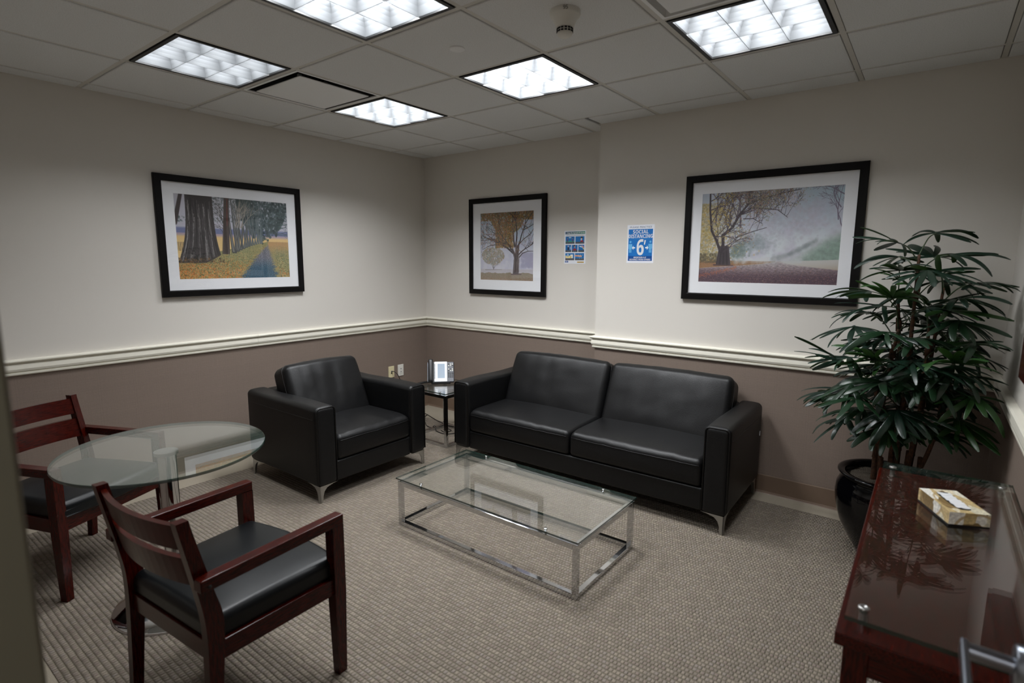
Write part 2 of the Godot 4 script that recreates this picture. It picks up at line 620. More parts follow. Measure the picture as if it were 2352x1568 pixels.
func build_ceiling() -> void:
	var ce := setting("ceiling", "suspended ceiling of pale mineral tiles in a metal grid")
	var st := begin()
	box(st, Vector3(-0.12, H + 0.25, -0.12), Vector3(5.7, H + 0.35, 5.7))
	obj("slab", st, M.slab, ce)
	st = begin()
	box(st, Vector3(2.4, H - 0.02, ROOM_Z + 0.13), Vector3(5.6, H + 0.02, 5.6))
	obj("corridor_ceiling", st, M.paint, ce)
	var xs := lines(GX, -1, 6, ROOM_X)
	var zs := lines(GZ, -1, 4, ROOM_Z)
	var shared := {}
	for i in xs.size() - 1:
		for j in zs.size() - 1:
			var cell := Vector2i(i - 2, j - 2)   # cell (0, 0) starts at the first grid lines
			if cell in LIGHTS or cell in VENTS:
				continue
			var pieces := [[xs[i], xs[i + 1], zs[j], zs[j + 1]]]
			if j == 0:
				if xs[i] < BUMP_X and xs[i + 1] > BUMP_X:
					pieces = [[xs[i], BUMP_X, 0.0, zs[j + 1]], [BUMP_X, xs[i + 1], BUMP_Z, zs[j + 1]]]
				elif xs[i] >= BUMP_X:
					pieces = [[xs[i], xs[i + 1], BUMP_Z, zs[j + 1]]]
			for p in pieces:
				var w: float = p[1] - p[0] - 0.03
				var d: float = p[3] - p[2] - 0.03
				var key := "%.3f %.3f" % [w, d]
				if not shared.has(key):
					var ts := begin()
					rbox(ts, Vector3(0, 0.009, 0), Vector3(w, 0.026, d), 0.005, 1, 1)
					ts.generate_normals()
					shared[key] = ts.commit()
				var o := put("ceiling_tile", shared[key], M.tile, ce)
				o.position = Vector3((p[0] + p[1]) / 2.0, H, (p[2] + p[3]) / 2.0)
	for i in range(1, xs.size() - 1):
		st = begin()
		var z0 := 0.0 if xs[i] < BUMP_X else BUMP_Z
		box(st, Vector3(xs[i] - 0.012, H + 0.001, z0), Vector3(xs[i] + 0.012, H + 0.035, ROOM_Z))
		obj("grid_runner", st, M.tee, ce)
	for j in range(1, zs.size() - 1):
		st = begin()
		box(st, Vector3(0, H + 0.0015, zs[j] - 0.012), Vector3(ROOM_X, H + 0.034, zs[j] + 0.012))
		obj("cross_tee", st, M.tee, ce)
	for e in [[0, 0, 0.02, ROOM_Z], [0, 0, BUMP_X, 0.02], [BUMP_X - 0.02, 0, BUMP_X, BUMP_Z], [BUMP_X, BUMP_Z, ROOM_X, BUMP_Z + 0.02], [ROOM_X - 0.02, BUMP_Z, ROOM_X, ROOM_Z], [0, ROOM_Z - 0.02, ROOM_X, ROOM_Z]]:
		st = begin()
		box(st, Vector3(e[0], H + 0.0005, e[1]), Vector3(e[2], H + 0.02, e[3]))
		obj("wall_angle", st, M.tee, ce)

func cell_centre(c: Vector2i) -> Vector3:
	return Vector3(GX + (c.x + 0.5) * TILE, H, GZ + (c.y + 0.5) * TILE)

func ring(st: SurfaceTool, outer: float, inner: float, y0: float, y1: float) -> void:
	for k in 4:
		var t := Transform3D(Basis(Vector3.UP, PI / 2 * k), Vector3.ZERO)
		var o := outer
		var i := inner
		var p := [Vector3(-o, y0, o), Vector3(o, y0, o), Vector3(i, y0, i), Vector3(-i, y0, i)]
		var q := [Vector3(-o, y1, o), Vector3(o, y1, o), Vector3(i, y1, i), Vector3(-i, y1, i)]
		quad(st, t * p[3], t * p[2], t * p[1], t * p[0])
		quad(st, t * q[0], t * q[1], t * q[2], t * q[3])
		quad(st, t * p[0], t * p[1], t * q[1], t * q[0])
		quad(st, t * p[2], t * p[3], t * q[3], t * q[2])

func build_lights() -> void:
	var names := {
		Vector2i(0, 2): "square ceiling light above the round glass table, before the long air vent",
		Vector2i(0, 0): "small looking square ceiling light nearest the back corner, past the vent with a dark shaded gap",
		Vector2i(2, 0): "square ceiling light between the smoke detector and the back wall",
		Vector2i(2, 2): "large square ceiling light cut by the top edge, left of the smoke detector",
		Vector2i(4, 0): "square ceiling light cut by the top edge, right of the smoke detector"}
	var first: Node3D = null
	for c in LIGHTS:
		var o: Node3D
		if first == null:
			first = make_light(names[c])
			o = first
		else:
			o = first.duplicate()
			o.name = numbered("ceiling_light")
			add_child(o)
			tag(o, names[c], "ceiling light", "recessed ceiling lights with nine cells")
		o.position = cell_centre(c)
		(o.get_node("lamp") as AreaLight3D).light_energy = light_energy * LEVELS[c]

# lamp strengths differ to imitate darkening towards the edges of the view
const LEVELS := {Vector2i(0, 2): 0.52, Vector2i(0, 0): 1.0, Vector2i(2, 0): 1.2, Vector2i(2, 2): 0.76, Vector2i(4, 0): 0.75}

func make_light(label: String) -> Node3D:
	var o := thing("ceiling_light", label, "ceiling light", Vector3.ZERO, 0.0, "recessed ceiling lights with nine cells")
	var st := begin()
	ring(st, 0.287, 0.268, -0.003, 0.02)
	obj("trim_ring", st, M.black, o)
	st = begin()
	ring(st, 0.275, 0.268, 0.02, 0.1)
	obj("housing", st, M.louver, o)
	st = begin()
	box(st, Vector3(-0.27, 0.096, -0.27), Vector3(0.27, 0.104, 0.27))
	obj("glowing_panel", st, M.glow, o)
	# curved blades: thick above, a thin edge below
	var prof := PackedVector2Array([Vector2(-0.0012, 0.005), Vector2(0.0012, 0.005), Vector2(0.004, 0.022), Vector2(0.0095, 0.042), Vector2(0.018, 0.06), Vector2(0.031, 0.078), Vector2(-0.031, 0.078), Vector2(-0.018, 0.06), Vector2(-0.0095, 0.042), Vector2(-0.004, 0.022)])
	for turn in 2:
		for k in [-1, 1]:
			st = begin()
			extrude(st, prof, 0.532, Transform3D(Basis.IDENTITY, Vector3(k * 0.0893, 0.001 * turn, -0.266)))
			var b := obj("louver_blade", st, M.louver, o)
			b.rotation.y = PI / 2 * turn
	# curved reflectors along the four sides
	var half := PackedVector2Array([Vector2(0.2675, 0.005), Vector2(0.2675, 0.078), Vector2(0.237, 0.078), Vector2(0.25, 0.06), Vector2(0.2585, 0.042), Vector2(0.264, 0.022)])
	for k in 4:
		st = begin()
		extrude(st, half, 0.534, Transform3D(Basis.IDENTITY, Vector3(0, 0, -0.267)))
		var b := obj("side_reflector", st, M.louver, o)
		b.rotation.y = PI / 2 * k
	var lamp := AreaLight3D.new()
	lamp.name = "lamp"
	lamp.area_size = Vector2(0.5, 0.5)
	lamp.area_normalize_energy = true
	lamp.light_energy = light_energy
	lamp.light_color = Color(0.98, 0.99, 1.0)
	lamp.area_range = 12.0
	lamp.area_attenuation = 2.0
	lamp.shadow_enabled = true
	lamp.position = Vector3(0, 0.09, 0)
	lamp.rotation.x = -PI / 2
	o.add_child(lamp)
	return o

func build_wall_things() -> void:
	# air diffusers with a square plaque hung below a bowl
	var v := thing("ceiling_vent", "square ceiling air vent with gap coloured black for shade around its flat plaque, between two lights", "air vent", cell_centre(VENTS[0]), 0.0, "plaque air vents in the ceiling")
	var st := begin()
	ring(st, 0.292, 0.276, -0.002, 0.012)
	obj("vent_frame", st, M.white_metal, v)
	st = begin()
	var rings := [[0.276, 0.004], [0.268, 0.03], [0.25, 0.055], [0.215, 0.075], [0.15, 0.085]]
	for k in rings.size() - 1:
		var r0: float = rings[k][0]
		var r1: float = rings[k + 1][0]
		var y0: float = rings[k][1]
		var y1: float = rings[k + 1][1]
		for q in 4:
			var t := Transform3D(Basis(Vector3.UP, PI / 2 * q), Vector3.ZERO)
			quad(st, t * Vector3(-r1, y1, r1), t * Vector3(r1, y1, r1), t * Vector3(r0, y0, r0), t * Vector3(-r0, y0, r0))
	obj("bowl", st, M.dark_gap, v)  # white bowl coloured near black, standing in for the shade above the plaque
	st = begin()
	box(st, Vector3(-0.15, 0.085, -0.15), Vector3(0.15, 0.2, 0.15))
	obj("duct", st, M.dark_gap, v)
	st = begin()
	box(st, Vector3(-0.238, -0.009, -0.238), Vector3(0.238, -0.003, 0.238), 0.002)
	box(st, Vector3(-0.01, -0.007, -0.1), Vector3(0.01, 0.086, -0.08))
	box(st, Vector3(-0.01, -0.007, 0.08), Vector3(0.01, 0.086, 0.1))
	obj("plaque", st, M.white_metal, v)
	var v2: Node3D = v.duplicate()
	v2.name = numbered("ceiling_vent")
	add_child(v2)
	v2.position = cell_centre(VENTS[1])
	(v2.get_node("bowl") as MeshInstance3D).material_override = M.white_metal
	tag(v2, "pale ceiling air vent cut by the top edge, beside the rightmost ceiling light", "air vent", "plaque air vents in the ceiling")
	# smoke detector
	var sd := thing("smoke_detector", "white cone shaped smoke detector hanging from a ceiling tile", "smoke detector", Vector3(2.925, H - 0.004, 1.985))
	st = begin(true)
	lathe(st, PackedVector2Array([Vector2(0.064, 0), Vector2(0.064, -0.014), Vector2(0.06, -0.022)]))
	lathe(st, PackedVector2Array([Vector2(0.06, -0.022), Vector2(0.052, -0.026), Vector2(0.038, -0.06), Vector2(0.034, -0.066), Vector2(0.032, -0.066), Vector2(0.032, -0.084), Vector2(0.033, -0.086), Vector2(0.029, -0.094), Vector2(0.02, -0.099), Vector2(0, -0.1)]))
	obj("housing", flipped(st), M.plastic_white, sd)
	for row in 2:
		for k in 14:
			var a := TAU * k / 14
			st = begin()
			box(st, Vector3(0.0305, -0.0735 - 0.0095 * row, -0.005), Vector3(0.0345, -0.0675 - 0.0095 * row, 0.005))
			var s := obj("vent_slot", st, M.dark_gap, sd)
			s.rotation.y = a
	var mark := TextMesh.new()
	mark.text = "95"
	mark.font = font(false)
	mark.font_size = 32
	mark.pixel_size = 0.0006
	mark.depth = 0.0006
	var mk := put("pen_mark", mark, M.dark_gap, sd)
	mk.position = Vector3(0.0355, -0.01, 0.055)
	mk.rotation.y = 0.57
	# sprinkler cover plate
	st = begin(true)
	lathe(st, PackedVector2Array([Vector2(0.037, -0.001), Vector2(0.037, -0.006), Vector2(0.0345, -0.0075), Vector2(0, -0.0075)]))
	var sp := obj("sprinkler_cover", flipped(st), M.white_metal)
	sp.position = Vector3(2.29, H - 0.003, 1.958)
	tag(sp, "small flat round cover plate in the ceiling left of the smoke detector", "cover plate")
	# framed prints
	picture("framed_picture", "framed print of huge grey trunks beside a leafy path, on the left wall", Vector3(0.004, 1.7055, 1.97), PI / 2, 1.08, 0.839, 0.838, 0.591, print_avenue())
	picture("framed_picture", "smaller framed print of one orange leaved tree in mist, near the corner", Vector3(1.0785, 1.6815, 0.004), 0.0, 0.893, 0.897, 0.618, 0.62, print_lone_tree())
	picture("framed_picture", "framed print of a misty park road under bare branches, above the sofa", Vector3(3.3585, 1.71, BUMP_Z + 0.004), 0.0, 1.067, 0.84, 0.839, 0.592, print_road())
	# posters
	poster_germs(Vector3(1.807, 1.667, 0.0012))
	poster_distance(Vector3(2.4895, 1.679, BUMP_Z + 0.0012))
	# plates on the left wall, behind the armchair
	var pl := thing("phone_wall_plate", "ivory wall plate with a black phone cord plugged in, behind the armchair", "wall plate", Vector3(0, 0.442, 0.5), PI / 2)
	st = begin()
	box(st, Vector3(-0.036, -0.058, 0), Vector3(0.036, 0.058, 0.006), 0.003)
	obj("plate", st, M.ivory, pl)
	st = begin()
	box(st, Vector3(-0.007, -0.019, 0.005), Vector3(0.007, -0.006, 0.0075))
	obj("jack_opening", st, M.dark_gap, pl)
	st = begin()
	box(st, Vector3(-0.006, 0.0, 0.005), Vector3(0.006, 0.012, 0.016), 0.001)
	obj("plug", st, M.phone_grey, pl)
	for s in [-1, 1]:
		st = begin(true)
		lathe(st, PackedVector2Array([Vector2(0.003, 0), Vector2(0.0028, 0.0015), Vector2(0, 0.0018)]), Vector3.ZERO, 10, Transform3D(Basis(Vector3.RIGHT, PI / 2), Vector3(0, s * 0.042, 0.006)))
		obj("screw", st, M.ivory, pl)
	var pw := thing("blank_wall_plate", "plain white wall plate right of the ivory one with the cord", "wall plate", Vector3(0, 0.442, 0.378), PI / 2)
	st = begin()
	box(st, Vector3(-0.037, -0.059, 0), Vector3(0.037, 0.059, 0.006), 0.003)
	obj("plate", st, M.plastic_white, pw)
	st = begin()
	box(st, Vector3(-0.0165, -0.034, 0.005), Vector3(0.0165, 0.034, 0.0085), 0.001)
	obj("insert", st, M.plastic_white, pw)
	for s in [-1, 1]:
		st = begin()
		box(st, Vector3(-0.005, s * 0.016 - 0.005, 0.008), Vector3(0.005, s * 0.016 + 0.005, 0.0089))
		obj("socket_hole", st, M.phone_grey, pw)
	# cherry cabinet on the right wall, only its lower corner reaches into the frame
	var cb := thing("wall_cabinet", "dark red wooden board cabinet on the right wall, only a corner showing", "cabinet", Vector3(ROOM_X, 1.16, 2.12))
	st = begin()
	box(st, Vector3(-0.056, 0, -0.58), Vector3(-0.001, 1.06, 0.58), 0.003)
	obj("body", st, M.wood_z, cb)
	for s in [-1, 1]:
		st = begin()
		box(st, Vector3(-0.068, 0.004, minf(s * 0.002, s * 0.576)), Vector3(-0.056, 1.056, maxf(s * 0.002, s * 0.576)), 0.002)
		obj("cabinet_door", st, M.wood_y, cb)

func flipped(st: SurfaceTool) -> SurfaceTool:
	return st

func font(bold: bool) -> SystemFont:
	var f := SystemFont.new()
	f.font_names = PackedStringArray(["Droid Sans"])
	f.font_weight = 700 if bold else 400
	return f

func picture(called: String, label: String, at: Vector3, turn: float, w: float, h: float, pw: float, ph: float, tex: Texture2D) -> void:
	var o := thing(called, label, "framed picture", at, turn, "black framed landscape prints")
	var fw := 0.046
	# moulding: four mitred lengths, (across the face, depth)
	var prof := PackedVector2Array([Vector2(0, 0), Vector2(0, 0.022), Vector2(0.003, 0.026), Vector2(fw - 0.006, 0.028), Vector2(fw, 0.024), Vector2(fw, 0.0)])
	var st := begin()
	var corners := [Vector2(-w / 2, -h / 2), Vector2(w / 2, -h / 2), Vector2(w / 2, h / 2), Vector2(-w / 2, h / 2)]
	for k in 4:
		var a: Vector2 = corners[k]
		var b: Vector2 = corners[(k + 1) % 4]
		var ia := Vector2(-signf(a.x), -signf(a.y))
		var ib := Vector2(-signf(b.x), -signf(b.y))
		for n in prof.size():
			var p := prof[n]
			var q := prof[(n + 1) % prof.size()]
			var p0 := a + ia * p.x
			var p1 := b + ib * p.x
			var q0 := a + ia * q.x
			var q1 := b + ib * q.x
			quad(st, Vector3(p0.x, p0.y, p.y), Vector3(p1.x, p1.y, p.y), Vector3(q1.x, q1.y, q.y), Vector3(q0.x, q0.y, q.y))
	obj("frame", st, M.frame, o)
	st = begin()
	box(st, Vector3(-w / 2 + fw * 0.5, -h / 2 + fw * 0.5, 0.001), Vector3(w / 2 - fw * 0.5, h / 2 - fw * 0.5, 0.004))
	obj("backing", st, M.frame, o)
	# mat with a window
	st = begin()
	var ow := w / 2 - fw * 0.6
	var oh := h / 2 - fw * 0.6
	var iw := pw / 2
	var ih := ph / 2
	for r in [[-ow, ow, ih, oh], [-ow, ow, -oh, -ih], [-ow, -iw, -ih, ih], [iw, ow, -ih, ih]]:
		box(st, Vector3(r[0], r[2], 0.009), Vector3(r[1], r[3], 0.0115))
	obj("mat_board", st, M.mat_board, o)
	st = begin()
	quad(st, Vector3(-iw - 0.004, -ih - 0.004, 0.0085), Vector3(iw + 0.004, -ih - 0.004, 0.0085), Vector3(iw + 0.004, ih + 0.004, 0.0085), Vector3(-iw - 0.004, ih + 0.004, 0.0085))
	var m := mat(Color.WHITE, 0.6)
	m.albedo_texture = tex
	obj("print", st, m, o)
	st = begin()
	quad(st, Vector3(-ow, -oh, 0.0145), Vector3(ow, -oh, 0.0145), Vector3(ow, oh, 0.0145), Vector3(-ow, oh, 0.0145))
	obj("glass", st, M.pane, o)

# ---------------------------------------------------------------- printed pictures

func dab(im: Image, x: float, y: float, r: float, c: Color, a: float) -> void:
	var w := im.get_width()
	var h := im.get_height()
	for j in range(maxi(0, int(y - r)), mini(h - 1, int(y + r) + 1) + 1):
		for i in range(maxi(0, int(x - r)), mini(w - 1, int(x + r) + 1) + 1):
			var d := Vector2(i + 0.5 - x, j + 0.5 - y).length() / r
			if d < 1.0:
				im.set_pixel(i, j, im.get_pixel(i, j).lerp(c, a * minf(1.0, (1.0 - d) * 2.5)))

func stroke(im: Image, p: Vector2, q: Vector2, r0: float, r1: float, c: Color, a := 1.0) -> void:
	var n := maxi(2, int(p.distance_to(q) / maxf(0.6, minf(r0, r1) * 0.6)))
	for k in n + 1:
		var t := float(k) / n
		var at := p.lerp(q, t)
		dab(im, at.x, at.y, maxf(0.8, lerpf(r0, r1, t)), c, a)

func branch(im: Image, rng: RandomNumberGenerator, p: Vector2, ang: float, length: float, r: float, c: Color, depth: int, curl := 0.35, tips: Array = []) -> void:
	var steps := 4
	var at := p
	for k in steps:
		var nx := at + Vector2(cos(ang), -sin(ang)) * length / steps
		stroke(im, at, nx, r * (1.0 - 0.12 * k), r * (1.0 - 0.12 * (k + 1)), c)
		at = nx
		ang += rng.randf_range(-curl, curl) * 0.5
		if depth > 0 and k > 0 and rng.randf() < 0.55:
			branch(im, rng, at, ang + rng.randf_range(0.35, 0.9) * (1 if rng.randf() < 0.5 else -1), length * rng.randf_range(0.45, 0.7), r * 0.5, c, depth - 1, curl, tips)
	tips.append(at)
	if depth > 0:
		for k in 2:
			branch(im, rng, at, ang + rng.randf_range(-0.6, 0.6), length * rng.randf_range(0.6, 0.8), r * 0.58, c, depth - 1, curl, tips)

func print_avenue() -> Texture2D:
	var w := 640
	var h := 451
	var im := Image.create(w, h, false, Image.FORMAT_RGB8)
	var rng := RandomNumberGenerator.new()
	rng.seed = 101
	var n1 := noise(1, 0.02, 4)
	var n2 := noise(2, 0.09, 3)
	for y in h:
		for x in w:
			var u := float(x) / w
			var v := float(y) / h
			var c: Color = c8(190, 188, 198).lerp(c8(176, 176, 190), v)
			if v > 0.37:
				c = c.lerp(c8(112, 120, 158), smoothstep(0.37, 0.4, v))
			if v > 0.45:
				c = c8(170, 152, 168).lerp(c8(222, 190, 130), smoothstep(0.455, 0.5, v))
			var ground := lerpf(0.76, 0.525, clampf(u / 0.79, 0, 1))
			if v > ground:
				var k := n1.get_noise_2d(x * 0.8, y * 1.6) * 0.5 + n2.get_noise_2d(x, y * 2.0) * 0.5
				var near := smoothstep(0.55, 1.0, v)
				c = c8(136, 136, 96).lerp(c8(160, 146, 98), clampf(0.4 + k * 2.2, 0, 1))
				c = c.lerp(c8(176, 120, 66), clampf((near - u * 1.2) * 1.1 + k, 0, 0.7))
				if u > 0.79:
					c = c.lerp(c8(196, 146, 98), 0.7 * (1.0 - smoothstep(0.55, 0.72, v)))
				# path
				var t := (v - 0.56) / 0.44
				var left := lerpf(0.785, 0.5, pow(clampf(t, 0, 1), 0.85)) + n1.get_noise_2d(300, y * 2.0) * 0.04 * t
				var right := lerpf(0.8, 0.89, clampf(t, 0, 1)) + n1.get_noise_2d(900, y * 2.0) * 0.04 * t
				if t > 0.0 and u > left and u < right:
					var e := minf(u - left, right - u) / 0.03
					var p: Color = c8(112, 112, 122).lerp(c8(62, 92, 110), smoothstep(0.35, 0.75, t)) * (1.0 + n2.get_noise_2d(x * 1.5, y * 3.0) * 0.6)
					c = c.lerp(p, clampf(e + n2.get_noise_2d(x, y) * 0.8, 0, 1))
			im.set_pixel(x, y, c)
	# grass blades and fallen leaves
	for k in 9000:
		var v := lerpf(0.57, 1.0, pow(rng.randf(), 0.8))
		var u := rng.randf()
		var t := (v - 0.56) / 0.44
		if v < lerpf(0.77, 0.545, clampf(u / 0.79, 0, 1)) or u > lerpf(0.78, 0.48, t) and u < lerpf(0.81, 0.91, t):
			continue
		var s := 0.5 + 1.6 * t
		var c: Color = [c8(116, 122, 76), c8(160, 154, 104), c8(82, 90, 56), c8(188, 172, 120), c8(138, 134, 92)][rng.randi() % 5]
		if rng.randf() < clampf(0.75 * t - u * 0.45, 0.02, 0.6):
			c = [c8(200, 112, 52), c8(190, 138, 72), c8(214, 152, 84)][rng.randi() % 3]
		var at := Vector2(u * w, v * h)
		stroke(im, at, at + Vector2(rng.randf_range(-3, 3), rng.randf_range(-4, 2)) * s, 1.3 * s, 0.9, c, 0.8)
	for k in 500:
		var t := rng.randf()
		var e := lerpf(0.785, 0.5, pow(t, 0.85)) if rng.randf() < 0.6 else lerpf(0.8, 0.89, t)
		dab(im, (e + rng.randfn(0, 0.012 + 0.02 * t)) * w, (0.56 + 0.44 * t) * h, rng.randf_range(0.8, 1.2 + 2.0 * t), [c8(206, 160, 80), c8(190, 128, 66), c8(160, 110, 76)][rng.randi() % 3], 0.6)
	# canopy: dark and soft, ragged on the right where the sky shows
	for k in 2600:
		var u := rng.randf_range(0.52, 1.0)
		var top := 0.52 * (1.0 - pow(absf(u - 0.76) / 0.26, 2.2)) + n1.get_noise_2d(u * 900.0, 0) * 0.12
		var v := rng.randf() * maxf(0.1, top)
		if u > 0.9 and rng.randf() < (u - 0.9) * 8.0:
			continue
		var c: Color = c8(46, 62, 62).lerp(c8(84, 102, 106), clampf(0.25 + n1.get_noise_2d(u * 500.0, v * 500.0) + rng.randf_range(-0.15, 0.15), 0, 1))
		dab(im, u * w, v * h, rng.randf_range(3, 10), c, 0.45)
	for k in 12:
		var v := rng.randf_range(0.1, 0.48)
		branch(im, rng, Vector2(0.9 * w, v * h), rng.randf_range(-0.4, 0.25), 46, 2.4, c8(74, 92, 94), 1, 0.4)
	for k in 500:
		dab(im, rng.randf_range(0.26, 0.66) * w, pow(rng.randf(), 1.5) * 0.3 * h, rng.randf_range(3, 8), c8(62, 74, 72), 0.3)
	for k in 110:
		dab(im, rng.randf_range(0.02, 0.42) * w, rng.randf_range(0.23, 0.32) * h, rng.randf_range(3, 7), c8(66, 86, 84), 0.4)
	# receding trunks
	for k in 12:
		var t := 1.0 - k / 12.0
		var u := 0.745 - 0.27 * pow(t, 1.3)
		var foot := lerpf(0.548, 0.665, t * t)
		var r := lerpf(2.5, 9.0, t * t)
		var lean := rng.randf_range(0.02, 0.06)
		for s in [-1, 1]:
			var top := Vector2((u + s * lean * (0.5 + t)) * w, rng.randf_range(0.0, 0.12) * h)
			stroke(im, Vector2(u * w + s * r * 0.7, foot * h), top, r * 1.1, r * 0.4, c8(62, 64, 64).lerp(c8(92, 106, 110), 1 - t), 0.85)
			for q in 3:
				var d := rng.randf_range(-0.6, 0.6) * r
				stroke(im, Vector2(u * w + s * r * 0.6 + d, foot * h), top + Vector2(d * 0.4, 0), r * 0.18, r * 0.1, c8(148, 146, 142).lerp(c8(120, 130, 132), 1 - t), 0.4)
	for k in 9:
		branch(im, rng, Vector2(rng.randf_range(0.48, 0.56) * w, 0.36 * h), rng.randf_range(0.75, 1.5), 90, 2.6, c8(150, 142, 132), 1, 0.25)
	for k in 9:
		branch(im, rng, Vector2(rng.randf_range(0.385, 0.42) * w, rng.randf_range(0.15, 0.48) * h), rng.randf_range(1.9, 2.7), 60, 1.6, c8(66, 58, 52), 1, 0.4)
	# second trunk
	for k in 9:
		var d := (k - 4) / 4.0
		stroke(im, Vector2((0.4 + d * 0.026) * w, 0.685 * h), Vector2((0.432 + d * 0.016) * w, 0.0), 5, 4, [c8(58, 50, 48), c8(88, 78, 72), c8(70, 60, 56)][k % 3], 0.95)
	stroke(im, Vector2(0.425 * w, 0.34 * h), Vector2(0.437 * w, 0.02 * h), 3, 2.5, c8(116, 56, 48), 0.7)
	# the great trunk, fluted, spreading into roots
	stroke(im, Vector2(0.0, 0.34 * h), Vector2(0.06 * w, 0.0), 14, 11, c8(66, 58, 58))
	var f := func(s: float, v: float) -> Vector2:
		var flare := pow(clampf(v / 0.78, 0, 1), 3.0)
		return Vector2(lerpf(lerpf(0.1, 0.3, s), lerpf(0.02, 0.36, s), flare) * w, v * h)
	for k in 26:
		var s := k / 25.0
		var foot := 0.79 - 0.09 * maxf(0.0, s - 0.6) / 0.4
		var last: Vector2 = f.call(s, 0.0)
		for q in 10:
			var next: Vector2 = f.call(s, foot * (q + 1) / 10.0)
			stroke(im, last, next, 8, 8, c8(56, 52, 52), 0.9)
			last = next
	for k in 240:
		var s := rng.randf()
		var lit := clampf(0.55 + 0.45 * sin(s * 31.0) + rng.randf_range(-0.35, 0.25), 0, 1)
		var c: Color = c8(34, 30, 32).lerp(c8(146, 142, 142), lit)
		var y0 := rng.randf_range(0.03, 0.76)
		var y1 := minf(y0 + rng.randf_range(0.06, 0.24), 0.785 - 0.09 * maxf(0.0, s - 0.6) / 0.4)
		var last: Vector2 = f.call(s, y0)
		for q in 4:
			var next: Vector2 = f.call(s, lerpf(y0, y1, (q + 1) / 4.0))
			stroke(im, last, next, rng.randf_range(0.8, 2.6), 1.0, c, 0.55)
			last = next
	for k in 150:
		dab(im, rng.randf_range(0.0, 0.38) * w, rng.randf_range(0.745, 0.8) * h, rng.randf_range(2, 7), [c8(52, 42, 34), c8(92, 74, 48), c8(150, 106, 58)][rng.randi() % 3], 0.45)
	for k in 5:
		stroke(im, Vector2((0.005 + k * 0.012) * w, 0.66 * h), Vector2((0.007 + k * 0.012) * w, 0.56 * h), 1.6, 1.6, c8(60, 52, 46))
	return ImageTexture.create_from_image(im)

